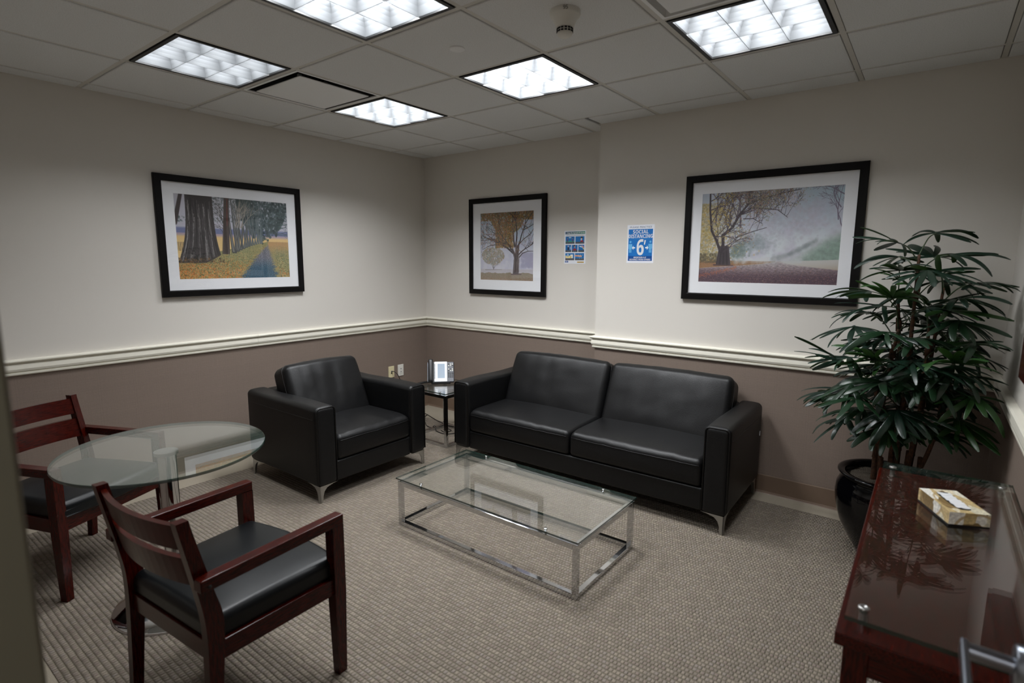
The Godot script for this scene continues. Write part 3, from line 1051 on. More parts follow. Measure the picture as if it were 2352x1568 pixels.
func print_lone_tree() -> Texture2D:
	var s := 560
	var im := Image.create(s, s, false, Image.FORMAT_RGB8)
	var rng := RandomNumberGenerator.new()
	rng.seed = 202
	var n1 := noise(3, 0.012, 3)
	var n2 := noise(4, 0.08, 3)
	for y in s:
		for x in s:
			var v := float(y) / s
			var c: Color = c8(168, 186, 202).lerp(c8(204, 204, 214), smoothstep(0.1, 0.75, v))
			c = c.lerp(c8(188, 188, 208), clampf(n1.get_noise_2d(x, y) + 0.3, 0, 0.6))
			if v > 0.83:
				c = c.lerp(c8(190, 184, 188), 0.7)
			if v > 0.885 + n1.get_noise_2d(x, 0) * 0.02:
				var k := n2.get_noise_2d(x * 0.5, y * 2.2)
				c = c8(158, 136, 124).lerp(c8(126, 130, 100), clampf(0.4 + k, 0, 1)).lerp(c8(176, 98, 80), clampf(k * 1.5 - 0.1, 0, 0.7) * smoothstep(0.9, 1.0, v))
			im.set_pixel(x, y, c)
	for k in 260:
		dab(im, rng.randf_range(0.78, 1.0) * s, rng.randf_range(0.6, 0.8) * s, rng.randf_range(8, 20), c8(168, 166, 190), 0.25)
	# distant tree on the left
	for k in 5:
		branch(im, rng, Vector2(0.262 * s, 0.835 * s), PI / 2 + (k - 2) * 0.26, 66, 2.4, c8(126, 122, 128), 1)
	for k in 900:
		var q := rng.randf() * TAU
		var r := sqrt(rng.randf())
		var p := Vector2(0.245 + cos(q) * r * 0.22 * (1.0 if sin(q) < 0.3 else 0.9), 0.64 + sin(q) * r * 0.13)
		dab(im, p.x * s, p.y * s, rng.randf_range(4, 10), [c8(150, 140, 124), c8(166, 144, 112), c8(130, 142, 126), c8(172, 156, 136), c8(142, 138, 140)][rng.randi() % 5], 0.4)
	stroke(im, Vector2(0.1 * s, 0.845 * s), Vector2(0.42 * s, 0.84 * s), 3, 2, c8(128, 124, 124), 0.5)
	var leaf := [c8(158, 108, 54), c8(132, 110, 62), c8(168, 96, 58), c8(108, 104, 68), c8(178, 136, 74), c8(90, 88, 66), c8(122, 104, 60)]
	var inside := func(p: Vector2) -> bool:
		# the crown: heavy at the top and in the middle, open sky between the long limbs
		var d := p - Vector2(0.52, 0.0)
		if p.y < 0.12:
			return p.x > 0.02
		if absf(p.x - 0.47) < 0.17 and p.y < 0.52:
			return true
		return d.length() < 0.33 and p.x > 0.2
	for k in 5200:
		var p := Vector2(rng.randf(), rng.randf() * 0.56)
		if not inside.call(p):
			continue
		dab(im, p.x * s, p.y * s, rng.randf_range(4, 10), leaf[rng.randi() % leaf.size()], 0.5)
	var bark := c8(66, 58, 60)
	var tips := []
	for b in [[0.63, 0.6, 2.55, 150, 6], [0.62, 0.58, 2.15, 160, 8], [0.66, 0.5, 1.8, 190, 9], [0.68, 0.5, 1.45, 210, 9], [0.71, 0.52, 1.1, 200, 8], [0.73, 0.62, 0.7, 150, 6], [0.6, 0.5, 2.8, 190, 5], [0.5, 0.46, 2.9, 150, 4]]:
		branch(im, rng, Vector2(b[0] * s, b[1] * s), b[2], b[3], b[4], bark, 3, 0.4, tips)
	# long low limbs
	for l in [[Vector2(0.62, 0.6), Vector2(0.5, 0.5), Vector2(0.38, 0.44), Vector2(0.2, 0.4), Vector2(0.06, 0.34)], [Vector2(0.58, 0.55), Vector2(0.42, 0.47), Vector2(0.2, 0.48), Vector2(0.05, 0.54)], [Vector2(0.74, 0.66), Vector2(0.8, 0.6), Vector2(0.9, 0.57), Vector2(1.0, 0.57)], [Vector2(0.7, 0.5), Vector2(0.82, 0.4), Vector2(0.95, 0.32), Vector2(1.0, 0.24)]]:
		for k in l.size() - 1:
			stroke(im, l[k] * s, l[k + 1] * s, 5.0 - k, 4.0 - k, bark, 0.9)
			branch(im, rng, l[k + 1] * s, rng.randf_range(0.4, 2.8), 60, 1.8, bark, 2, 0.5, tips)
	for k in 14:
		var f := -0.042 + 0.084 * k / 13.0
		stroke(im, Vector2((0.68 + f * (1.1 + 0.5 * absf(f) * 18.0 * 0.2)) * s, 0.9 * s), Vector2((0.69 + f * 0.8) * s, 0.63 * s), 4, 4, [c8(88, 78, 82), c8(98, 88, 92), c8(80, 70, 74)][k % 3])
	stroke(im, Vector2(0.685 * s, 0.7 * s), Vector2(0.62 * s, 0.54 * s), 16, 9, c8(80, 70, 72))
	stroke(im, Vector2(0.69 * s, 0.7 * s), Vector2(0.685 * s, 0.44 * s), 15, 9, c8(96, 86, 88))
	stroke(im, Vector2(0.7 * s, 0.7 * s), Vector2(0.73 * s, 0.5 * s), 14, 8, c8(76, 66, 68))
	for k in 40:
		var x := rng.randf_range(0.63, 0.74)
		stroke(im, Vector2(x * s, rng.randf_range(0.7, 0.89) * s), Vector2((x + 0.005) * s, rng.randf_range(0.58, 0.7) * s), 1.2, 1.0, [c8(54, 46, 50), c8(136, 124, 126)][k % 2], 0.5)
	stroke(im, Vector2(0.6 * s, 0.905 * s), Vector2(0.78 * s, 0.9 * s), 6, 5, c8(104, 84, 86), 0.8)
	for k in 3600:
		var p := Vector2(rng.randf(), rng.randf() * 0.54)
		if not inside.call(p) or rng.randf() < 0.35:
			continue
		dab(im, p.x * s, p.y * s, rng.randf_range(2.5, 6.5), leaf[rng.randi() % leaf.size()], 0.7)
	for k in 1300:
		var t: Vector2 = tips[rng.randi() % tips.size()]
		dab(im, t.x + rng.randfn(0, 15), t.y + rng.randfn(0, 12), rng.randf_range(2.0, 5.0), [c8(186, 92, 58), c8(164, 116, 62), c8(128, 104, 70)][rng.randi() % 3], 0.55)
	return ImageTexture.create_from_image(im)

func print_road() -> Texture2D:
	var w := 704
	var h := 496
	var im := Image.create(w, h, false, Image.FORMAT_RGB8)
	var rng := RandomNumberGenerator.new()
	rng.seed = 303
	var n1 := noise(5, 0.01, 3)
	var n2 := noise(6, 0.08, 3)
	for y in h:
		for x in w:
			var u := float(x) / w
			var v := float(y) / h
			var c: Color = c8(178, 188, 200).lerp(c8(208, 214, 218), smoothstep(0.2, 0.62, v))
			c = c.lerp(c8(190, 184, 200), clampf(n1.get_noise_2d(x, y) * 0.7 + 0.25, 0, 0.6))
			c = c.lerp(c8(158, 186, 196), smoothstep(0.6, 0.95, u) * (1.0 - smoothstep(0.0, 0.3, v)) * 0.7)
			# misty slope on the right
			var hill := 0.74 - smoothstep(0.54, 1.05, u) * 0.34
			if v > hill and u > 0.54:
				var g: Color = c8(178, 188, 182).lerp(c8(118, 144, 128), smoothstep(0.0, 0.2, v - hill) * 0.6 + smoothstep(0.6, 1.0, u) * 0.4)
				g = g * (1.0 + n2.get_noise_2d(x * 0.4, y * 0.4) * 0.16)
				c = c.lerp(g, 0.8 * smoothstep(0.0, 0.14, v - hill) * smoothstep(0.54, 0.7, u))
			var far := 0.735 + 0.02 * sin(u * 3.0)
			if v > far:
				c = c8(194, 192, 188).lerp(c8(164, 144, 116), smoothstep(0.0, 0.2, v - far))
				var left := lerpf(0.58, -0.15, smoothstep(far, 0.88, v))
				var right := lerpf(0.62, 1.3, smoothstep(far, 0.93, v))
				if u > left and u < right:
					var p: Color = c8(164, 152, 154).lerp(c8(84, 64, 76), smoothstep(0.02, 0.2, v - far))
					p = p * (1.0 + n2.get_noise_2d(x * 0.6, y * 1.8) * 0.3)
					c = c.lerp(p, clampf(minf(u - left, right - u) / 0.03, 0, 1))
				elif u < left:
					c = c8(160, 124, 88).lerp(c8(142, 104, 74), 0.5 + n2.get_noise_2d(x, y * 2.0))
			im.set_pixel(x, y, c)
	# dark wood edge along the slope and trees lost in the mist
	for k in 300:
		var u := rng.randf_range(0.55, 0.85)
		dab(im, u * w, (0.735 - smoothstep(0.54, 1.05, u) * 0.3 + rng.randfn(0, 0.012)) * h, rng.randf_range(6, 16), c8(140, 148, 150), 0.07)
	for k in 520:
		dab(im, rng.randfn(0.42, 0.06) * w, rng.randfn(0.57, 0.05) * h, rng.randf_range(5, 13), c8(150, 160, 166), 0.16)
	for k in 360:
		dab(im, rng.randfn(0.3, 0.035) * w, rng.randfn(0.655, 0.05) * h, rng.randf_range(4, 10), c8(116, 132, 128), 0.3)
	for k in 900:
		dab(im, rng.randfn(0.66, 0.16) * w, rng.randfn(0.3, 0.12) * h, rng.randf_range(4, 13), [c8(170, 172, 184), c8(182, 176, 186)][rng.randi() % 2], 0.18)
	# yellow foliage on the left
	for k in 3000:
		var u := absf(rng.randfn(0.0, 0.12))
		dab(im, u * w, rng.randf_range(0.12, 0.76) * h, rng.randf_range(3, 8), [c8(184, 150, 70), c8(206, 176, 92), c8(150, 138, 92), c8(176, 160, 132), c8(122, 120, 88), c8(196, 190, 180)][rng.randi() % 6], 0.34)
	for k in 260:
		dab(im, rng.randf_range(0.0, 0.15) * w, rng.randf_range(0.67, 0.775) * h, rng.randf_range(3, 8), c8(86, 78, 62), 0.3)
	var bark := c8(58, 50, 56)
	var tips := []
	for k in 11:
		stroke(im, Vector2((0.152 + 0.0085 * k + 0.0003 * (k - 5) * absf(k - 5)) * w, 0.795 * h), Vector2((0.163 + 0.0062 * k) * w, 0.6 * h), 6, 6, [c8(60, 52, 58), c8(74, 66, 72), c8(54, 48, 54)][k % 3])
	stroke(im, Vector2(0.12 * w, 0.8 * h), Vector2(0.27 * w, 0.805 * h), 5, 3, c8(84, 64, 64), 0.8)
	var limb := func(pts: Array, r0: float, r1: float, twigs: int) -> void:
		var n := pts.size() - 1
		for k in n:
			stroke(im, pts[k] * Vector2(w, h), pts[k + 1] * Vector2(w, h), lerpf(r0, r1, float(k) / n), lerpf(r0, r1, float(k + 1) / n), bark)
			for q in twigs:
				branch(im, rng, pts[k].lerp(pts[k + 1], rng.randf()) * Vector2(w, h), rng.randf_range(0.2, 2.2), rng.randf_range(50, 95), maxf(1.4, r1 * 0.7), c8(74, 66, 74), 2, 0.45, tips)
	for x in [0.12, 0.15, 0.19, 0.23, 0.27, 0.31]:
		branch(im, rng, Vector2(x * w, rng.randf_range(0.3, 0.42) * h), rng.randf_range(1.1, 1.9), 120, 6, c8(98, 88, 100), 2, 0.3, tips)
	limb.call([Vector2(0.17, 0.66), Vector2(0.13, 0.52), Vector2(0.09, 0.42), Vector2(0.07, 0.2), Vector2(0.065, 0.0)], 9.0, 5.0, 2)
	limb.call([Vector2(0.19, 0.66), Vector2(0.18, 0.47), Vector2(0.25, 0.39), Vector2(0.3, 0.25), Vector2(0.36, 0.14), Vector2(0.36, 0.0)], 10.0, 5.0, 3)
	limb.call([Vector2(0.3, 0.26), Vector2(0.38, 0.19), Vector2(0.48, 0.2), Vector2(0.57, 0.22), Vector2(0.64, 0.3)], 4.0, 1.5, 5)
	limb.call([Vector2(0.34, 0.16), Vector2(0.44, 0.1), Vector2(0.56, 0.06), Vector2(0.72, 0.02)], 4.5, 2.0, 5)
	limb.call([Vector2(0.33, 0.3), Vector2(0.4, 0.3), Vector2(0.47, 0.36)], 3.0, 1.2, 3)
	limb.call([Vector2(0.28, 0.5), Vector2(0.4, 0.44), Vector2(0.5, 0.4)], 3.0, 1.5, 1)
	for e in [[1.0, 0.42, 2.0, 90], [0.98, 0.22, 2.2, 80], [1.0, 0.1, 2.6, 70], [0.97, 0.34, 1.7, 90]]:
		branch(im, rng, Vector2(e[0] * w, e[1] * h), e[2], e[3], 3.4, c8(116, 106, 124), 3, 0.5)
	for k in 3000:
		var t: Vector2 = tips[rng.randi() % tips.size()]
		var c: Color = [c8(166, 146, 122), c8(146, 138, 104), c8(166, 124, 104), c8(128, 130, 104), c8(150, 142, 140)][rng.randi() % 5]
		if t.x < 0.24 * w:
			c = [c8(192, 158, 72), c8(150, 134, 66), c8(210, 182, 100)][rng.randi() % 3]
		dab(im, t.x + rng.randfn(0, 17), t.y + rng.randfn(0, 12), rng.randf_range(2.0, 5.0), c, 0.5)
	# mist before the road
	for k in 260:
		dab(im, rng.randf_range(0.28, 0.75) * w, (0.75 + rng.randfn(0, 0.02)) * h, rng.randf_range(8, 20), c8(206, 208, 210), 0.08)
	# fallen leaves
	for k in 1700:
		var v := pow(rng.randf(), 0.8)
		dab(im, rng.randf() * w, (0.82 + 0.18 * v) * h, rng.randf_range(0.8, 1.9), [c8(190, 134, 106), c8(206, 178, 160), c8(150, 90, 70)][rng.randi() % 3], rng.randf_range(0.2, 0.75))
	for k in 300:
		var u := rng.randf_range(0.0, 0.3)
		dab(im, u * w, (0.93 - u * 0.35 + rng.randfn(0, 0.012)) * h, 2.0, c8(182, 98, 62), 0.6)
	return ImageTexture.create_from_image(im)

# ---------------------------------------------------------------- posters

func words(parent: Node, text: String, bold: bool, cap: float, fit: float, at: Vector3, m: Material) -> void:
	# one line of print, cap metres high and at most fit metres wide
	var t := TextMesh.new()
	t.text = text
	t.font = font(bold)
	t.font_size = 64
	t.pixel_size = cap / 46.0
	t.depth = 0.0003
	var o := put("lettering", t, m, parent)
	var wide := t.get_aabb().size.x
	o.position = at
	o.scale = Vector3(minf(1.0, fit / wide) if fit > 0.0 else 1.0, 1, 1)
	if fit < 0.0:
		o.scale.x = -fit / wide

func sheet(called: String, label: String, at: Vector3, w: float, h: float, im: Image) -> Node3D:
	var o := thing(called, label, "poster", at)
	var st := begin()
	quad(st, Vector3(-w / 2, -h / 2, 0), Vector3(w / 2, -h / 2, 0), Vector3(w / 2, h / 2, 0), Vector3(-w / 2, h / 2, 0))
	for e in [[-1, -1, 1, -1], [1, -1, 1, 1], [1, 1, -1, 1], [-1, 1, -1, -1]]:
		var a := Vector3(e[0] * w / 2, e[1] * h / 2, 0)
		var b := Vector3(e[2] * w / 2, e[3] * h / 2, 0)
		var back := Vector3(0, 0, -0.001)
		quad(st, a + back, b + back, b, a, Vector2(0.01, 0.01), Vector2(0.01, 0.01), Vector2(0.01, 0.01), Vector2(0.01, 0.01))
	var m := mat(Color.WHITE, 0.4)
	m.albedo_texture = ImageTexture.create_from_image(im)
	obj("paper", st, m, o)
	return o

func block(im: Image, x0: float, y0: float, x1: float, y1: float, c: Color) -> void:
	var w := im.get_width()
	var h := im.get_height()
	im.fill_rect(Rect2i(int(x0 * w), int(y0 * h), int((x1 - x0) * w), int((y1 - y0) * h)), c)

func poster_distance(at: Vector3) -> void:
	var w := 440
	var h := 570
	var im := Image.create(w, h, false, Image.FORMAT_RGB8)
	im.fill(c8(238, 240, 246))
	block(im, 0.05, 0.115, 0.95, 0.945, c8(24, 116, 196))
	block(im, 0.05, 0.815, 0.95, 0.945, c8(12, 78, 152))
	block(im, 0.08, 0.352, 0.92, 0.356, c8(110, 176, 226))
	var pale := c8(112, 186, 234)
	for s in [0.13, 0.87]:
		dab(im, s * w, 0.445 * h, 20, pale, 1.0)
		dab(im, s * w, 0.445 * h, 18, pale, 1.0)
		block(im, s - 0.07, 0.5, s + 0.07, 0.625, pale)
		block(im, s - 0.045, 0.62, s + 0.045, 0.73, pale)
		block(im, s - 0.007, 0.64, s + 0.007, 0.735, c8(24, 116, 196))
	for s in [-1, 1]:
		for k in 26:
			var x: float = 0.5 + s * (0.19 + k * 0.0044)
			var hh: float = 0.018 if k < 14 else 0.058 * (1.0 - (k - 14) / 12.0)
			block(im, x - 0.003, 0.6 - hh, x + 0.003, 0.6 + hh, c8(240, 243, 248))
	var o := sheet("poster", "blue and white sign reading social distancing, left of the misty road print", at, 0.213, 0.28, im)
	var dark := mat(c8(44, 74, 120), 0.5)
	words(o, "PLEASE PRACTICE", false, 0.0125, -0.172, Vector3(0, 0.1225, 0.0003), dark)
	words(o, "SOCIAL", true, 0.026, -0.122, Vector3(0, 0.0885, 0.0003), M.white)
	words(o, "DISTANCING", true, 0.026, -0.19, Vector3(0, 0.0565, 0.0003), M.white)
	words(o, "6", true, 0.114, -0.056, Vector3(-0.001, -0.027, 0.0003), M.white)
	words(o, "\u2019", true, 0.095, -0.015, Vector3(0.036, -0.022, 0.0003), M.white)
	words(o, "MAINTAIN A 6\u2019", true, 0.0115, -0.1, Vector3(0, -0.099, 0.0003), M.white)
	words(o, "DISTANCE FROM OTHERS", true, 0.0115, -0.166, Vector3(0, -0.1145, 0.0003), M.white)

func poster_germs(at: Vector3) -> void:
	var w := 420
	var h := 552
	var im := Image.create(w, h, false, Image.FORMAT_RGB8)
	im.fill(c8(234, 236, 242))
	for x in range(int(0.045 * w), int(0.96 * w)):
		im.fill_rect(Rect2i(x, int(0.03 * h), 1, int(0.075 * h)), c8(36, 76, 112).lerp(c8(56, 152, 116), float(x) / w))
	block(im, 0.075, 0.03, 0.085, 0.105, c8(226, 232, 238))
	var blue := c8(26, 116, 186)
	var cap := c8(46, 48, 54)
	var skin := c8(222, 164, 140)
	var red := c8(170, 44, 52)
	var boxes := [[0.06, 0.175, 0.48, 0.395], [0.52, 0.175, 0.93, 0.395], [0.06, 0.43, 0.33, 0.645], [0.36, 0.43, 0.63, 0.645], [0.66, 0.43, 0.93, 0.645], [0.06, 0.68, 0.48, 0.895], [0.52, 0.68, 0.93, 0.895]]
	for b in boxes:
		block(im, b[0], b[1], b[2], b[3], blue)
	# small scenes: people, a cough, a mask, a spray, a house, a wash
	block(im, 0.06, 0.305, 0.48, 0.345, c8(60, 160, 140))
	for x in [0.15, 0.39]:
		dab(im, x * w, 0.215 * h, 9, c8(60, 44, 60), 1.0)
		dab(im, x * w, 0.235 * h, 7, skin, 1.0)
		block(im, x - 0.03, 0.25, x + 0.03, 0.33, c8(92, 78, 128))
	block(im, 0.22, 0.19, 0.26, 0.225, c8(226, 236, 244))
	block(im, 0.28, 0.19, 0.32, 0.225, c8(226, 236, 244))
	dab(im, 0.81 * w, 0.215 * h, 22, c8(52, 40, 44), 1.0)
	dab(im, 0.8 * w, 0.25 * h, 19, skin, 1.0)
	block(im, 0.75, 0.29, 0.88, 0.34, red)
	block(im, 0.77, 0.24, 0.81, 0.3, c8(232, 236, 240))
	dab(im, 0.19 * w, 0.47 * h, 16, c8(214, 180, 176), 1.0)
	block(im, 0.15, 0.5, 0.24, 0.58, c8(42, 46, 78))
	block(im, 0.27, 0.48, 0.3, 0.57, c8(196, 220, 236))
	dab(im, 0.47 * w, 0.455 * h, 18, c8(58, 44, 48), 1.0)
	dab(im, 0.495 * w, 0.49 * h, 17, skin, 1.0)
	block(im, 0.42, 0.54, 0.57, 0.595, red)
	stroke(im, Vector2(0.73, 0.475) * Vector2(w, h), Vector2(0.85, 0.5) * Vector2(w, h), 11, 9, c8(228, 232, 240))
	stroke(im, Vector2(0.82, 0.45) * Vector2(w, h), Vector2(0.9, 0.5) * Vector2(w, h), 8, 13, c8(214, 140, 140))
	stroke(im, Vector2(0.88, 0.53) * Vector2(w, h), Vector2(0.92, 0.555) * Vector2(w, h), 10, 9, c8(238, 214, 120))
	block(im, 0.07, 0.755, 0.4, 0.835, c8(238, 218, 150))
	block(im, 0.3, 0.72, 0.42, 0.83, c8(238, 236, 224))
	block(im, 0.3, 0.77, 0.34, 0.83, c8(206, 170, 60))
	dab(im, 0.175 * w, 0.735 * h, 30, c8(60, 130, 196), 1.0)
	dab(im, 0.175 * w, 0.735 * h, 22, c8(232, 238, 244), 1.0)
	dab(im, 0.175 * w, 0.735 * h, 11, c8(40, 110, 180), 1.0)
	stroke(im, Vector2(0.54, 0.755) * Vector2(w, h), Vector2(0.8, 0.77) * Vector2(w, h), 18, 20, skin)
	for k in 7:
		dab(im, (0.68 + 0.03 * k) * w, (0.735 + 0.05 * (k % 3)) * h, 8, c8(226, 238, 246), 0.8)
	for b in boxes:
		block(im, b[0], b[3] - 0.055, b[2], b[3], cap)
		for k in 2:
			var y: float = b[3] - 0.045 + k * 0.022
			for q in 12:
				var x: float = lerpf(b[0] + 0.02, b[2] - 0.04, q / 11.0)
				block(im, x, y, x + (b[2] - b[0]) * 0.05, y + 0.009, c8(176, 178, 184))
	block(im, 0.05, 0.91, 0.2, 0.965, c8(20, 86, 164))
	block(im, 0.62, 0.935, 0.93, 0.97, c8(216, 172, 60))
	var o := sheet("poster", "small white hygiene poster with seven blue pictures, beside the tree print", at, 0.21, 0.276, im)
	words(o, "Stop the Spread of Germs", true, 0.0115, -0.172, Vector3(0.008, 0.1195, 0.0003), M.white)
	var ink := mat(c8(70, 72, 80), 0.5)
	words(o, "Help prevent the spread of respiratory diseases like COVID-19.", false, 0.005, -0.17, Vector3(0, 0.098, 0.0003), ink)
	words(o, "CDC", true, 0.0085, -0.02, Vector3(-0.079, -0.1205, 0.0003), M.white)
	words(o, "cdc.gov/COVID19", true, 0.005, -0.05, Vector3(0.0575, -0.1252, 0.0003), ink)

# ---------------------------------------------------------------- leather seats

func foot_mesh() -> ArrayMesh:
	# chrome corner foot: two curved plates that meet at the outer corner (at the origin, wings towards -x and -z)
	var prof := PackedVector2Array([Vector2(0, 0), Vector2(-0.02, 0), Vector2(-0.024, 0.045), Vector2(-0.034, 0.075), Vector2(-0.055, 0.096), Vector2(-0.1, 0.108), Vector2(-0.135, 0.112), Vector2(0, 0.112)])
	var st := begin()
	extrude(st, prof.duplicate(), 0.006, Transform3D(Basis.IDENTITY, Vector3(0, 0, -0.006)))
	extrude(st, prof.duplicate(), 0.006, Transform3D(Basis(Vector3(0, 0, 1), Vector3(0, 1, 0), Vector3(-1, 0, 0)), Vector3(0, 0, 0)))
	st.generate_normals()
	return st.commit()

func make_seat(called: String, label: String, category: String, at: Vector3, turn: float, w: float, d: float, n: int, run: float) -> Node3D:
	var o := thing(called, label, category, at, turn)
	var aw := 0.147
	var inner := w - 2.0 * aw
	var arm_top := 0.628
	var low := 0.112
	# arms with a piped front panel
	for s in [-1, 1]:
		var arm_h := arm_top - low
		var cx: float = s * (w / 2 - aw / 2)
		var st := begin(true)
		var soft := func(p: Vector3, h: Vector3) -> Vector3:
			var k := clampf((p.y / h.y - 0.5) * 2.0, 0.0, 1.0)
			p.y += 0.006 * (1.0 - pow(p.x / h.x, 2)) * k + 0.004 * sin(p.z * 9.0) * k * (1.0 - pow(p.z / h.z, 4))
			p.x += 0.004 * signf(p.x) * (1.0 - pow(p.z / h.z, 4)) * (1.0 - pow(p.y / h.y, 4)) * pow(absf(p.x / h.x), 3)
			return p
		rbox(st, Vector3(cx, low + arm_h / 2, 0), Vector3(aw, arm_h, d), 0.03, 4, 8, Transform3D(), soft)
		var arm := obj("arm", st, M.leather, o)
		st = begin(true)
		var pts := PackedVector3Array()
		var hx := aw / 2 - 0.006
		var zf := d / 2 - 0.006
		pts.append(Vector3(cx - hx, low + 0.02, zf))
		for k in 7:
			var a := PI - PI / 2 * k / 6.0
			pts.append(Vector3(cx - hx + 0.026 + cos(a) * 0.026, arm_top - 0.03 + sin(a) * 0.026, zf))
		for k in 7:
			var a := PI / 2 - PI / 2 * k / 6.0
			pts.append(Vector3(cx + hx - 0.026 + cos(a) * 0.026, arm_top - 0.03 + sin(a) * 0.026, zf))
		pts.append(Vector3(cx + hx, low + 0.02, zf))
		tube(st, pts, 0.0045, 6)
		obj("piping", st, M.leather, arm)
		st = begin()
		tube(st, PackedVector3Array([Vector3(cx + s * (aw / 2 + 0.001), arm_top - 0.075, -d / 2 + 0.04), Vector3(cx + s * (aw / 2 + 0.0042), arm_top - 0.075, 0), Vector3(cx + s * (aw / 2 + 0.001), arm_top - 0.075, d / 2 - 0.035)]), 0.0018, 5)
		obj("seam", st, M.leather, arm)
	# frame below and behind
	var fr := begin(true)
	rbox(fr, Vector3(0, 0.182, 0.01), Vector3(inner + 0.01, 0.138, d - 0.05), 0.014, 3, 6)
	obj("front_rail", fr, M.leather, o)
	fr = begin(true)
	rbox(fr, Vector3(0, 0.365, -d / 2 + 0.065), Vector3(inner + 0.02, 0.51, 0.13), 0.028, 3, 6)
	obj("back_frame", fr, M.leather, o)
	# cushions
	var cw := inner / n
	for k in n:
		var cx := -inner / 2 + cw * (k + 0.5)
		var seed_ := 3 + k * 5 + n
		var nz := noise(seed_, 3.0, 2)
		var depth := d - 0.17
		var seat_bend := func(p: Vector3, h: Vector3) -> Vector3:
			var u := p.x / h.x
			var v := p.z / h.z
			var dome := (1.0 - u * u) * (1.0 - pow(v, 4))
			if p.y > 0:
				var up := p.y / h.y
				var fold := nz.get_noise_2d(p.x * 3.6, 10.0 + p.z * 0.6)
				p.y += up * (0.014 * dome - 0.008 * pow(maxf(v, 0), 6) + 0.006 * fold * smoothstep(0.2, 0.8, v) * (1.0 - pow(absf(u), 6)))
			if p.z > 0:
				p.z += 0.012 * (1.0 - u * u) * (1.0 - pow(p.y / h.y, 2))
			p.x -= 0.012 * u * smoothstep(0.7, 1.0, absf(v)) * smoothstep(0.3, 1.0, p.y / h.y)
			return p
		var st := begin(true)
		var size := Vector3(cw - 0.004, 0.172, depth)
		var c := Vector3(cx, 0.252 + 0.086, d / 2 - depth / 2 - 0.006)
		rbox(st, c, size, 0.03, 4, 18, Transform3D(), seat_bend)
		var cushion := obj("seat_cushion", st, M.leather, o)
		st = begin(true)
		var pts := PackedVector3Array()
		for q in 25:
			var x := lerpf(-size.x / 2 + 0.016, size.x / 2 - 0.016, q / 24.0)
			pts.append(c + seat_bend.call(Vector3(x, size.y / 2 - 0.036, size.z / 2), size / 2) + Vector3(0, 0, 0.0012))
		tube(st, pts, 0.0024, 6)
		obj("seam", st, M.leather, cushion)
		# back cushion, leaning
		var bh := 0.5
		var bt := 0.19
		var tilt := -atan2(0.18, 0.43)
		var nb := noise(seed_ + 40, 2.4, 2)
		var back_bend := func(p: Vector3, h: Vector3) -> Vector3:
			var u := p.x / h.x
			var v := p.y / h.y
			var dome := (1.0 - pow(u, 4)) * (1.0 - pow(v, 4))
			if p.z > 0:
				var fold := nb.get_noise_2d(p.x * 4.5, p.y * 0.5)
				var out := p.z / h.z
				p.z += out * dome * (0.022 + 0.008 * fold * smoothstep(-0.9, 0.3, v) + 0.003 * nb.get_noise_2d(p.x * 2.0 + 60.0, p.y * 2.5))
			if p.y > 0:
				p.y += v * (0.012 * (1.0 - u * u) + 0.003 * nb.get_noise_2d(p.x * 4.0 + 20.0, p.z * 4.0))
			p.x -= 0.012 * u * pow(maxf(v, 0), 4)
			return p
		var face_y := 0.40
		var face_z := d / 2 - run
		var t := Transform3D(Basis(Vector3.RIGHT, tilt), Vector3.ZERO)
		# the front face passes through (face_y, face_z); the cushion starts a little below the seat top
		var up: Vector3 = t.basis.y
		var out: Vector3 = t.basis.z
		t.origin = Vector3(cx, face_y, face_z) + up * (bh / 2 - 0.05) - out * (bt / 2)
		var bs := Vector3(cw - 0.004, bh, bt)
		st = begin(true)
		rbox(st, Vector3.ZERO, bs, 0.045, 5, 18, t, back_bend)
		var back := obj("back_cushion", st, M.leather, o)
		st = begin(true)
		pts = PackedVector3Array()
		var hx := bs.x / 2
		var hy := bs.y / 2
		var rr := 0.045
		var zz := bs.z / 2 - 0.047
		for q in 10:
			pts.append(Vector3(-hx, lerpf(-hy + rr, hy - rr, q / 9.0), zz))
		for q in range(1, 6):
			var a := PI - PI / 2 * q / 6.0
			pts.append(Vector3(-hx + rr + cos(a) * rr, hy - rr + sin(a) * rr, zz))
		for q in 16:
			pts.append(Vector3(lerpf(-hx + rr, hx - rr, q / 15.0), hy, zz))
		for q in range(1, 6):
			var a := PI / 2 - PI / 2 * q / 6.0
			pts.append(Vector3(hx - rr + cos(a) * rr, hy - rr + sin(a) * rr, zz))
		for q in 10:
			pts.append(Vector3(hx, lerpf(hy - rr, -hy + rr, q / 9.0), zz))
		var on := PackedVector3Array()
		for p in pts:
			on.append(t * (back_bend.call(p, bs / 2) as Vector3))
		tube(st, on, 0.0022, 5)
		obj("stitching", st, M.stitch, back)
	var foot := foot_mesh()
	for sx in [-1, 1]:
		for sz in [-1, 1]:
			var f := put("leg", foot, M.steel, o)
			f.position = Vector3(sx * (w / 2 - 0.012), 0.003, sz * (d / 2 - 0.012))
			f.scale = Vector3(sx, 1, sz)
	return o

func build_seating() -> void:
	var sofa := make_seat("sofa", "long black leather sofa with two seats and chrome corner feet", "sofa", Vector3(2.39, 0, 0.636), 0.012, 2.075, 0.76, 2, 0.43)
	var st := begin()
	box(st, Vector3(1.0365, 0.42, -0.33), Vector3(1.0415, 0.45, -0.325))
	obj("tag", st, M.white, sofa)
	make_seat("leather_armchair", "black leather armchair for one, beside the end table in the corner", "armchair", Vector3(0.835, 0, 1.705), PI / 2, 0.93, 0.86, 1, 0.44)

# ---------------------------------------------------------------- glass tables

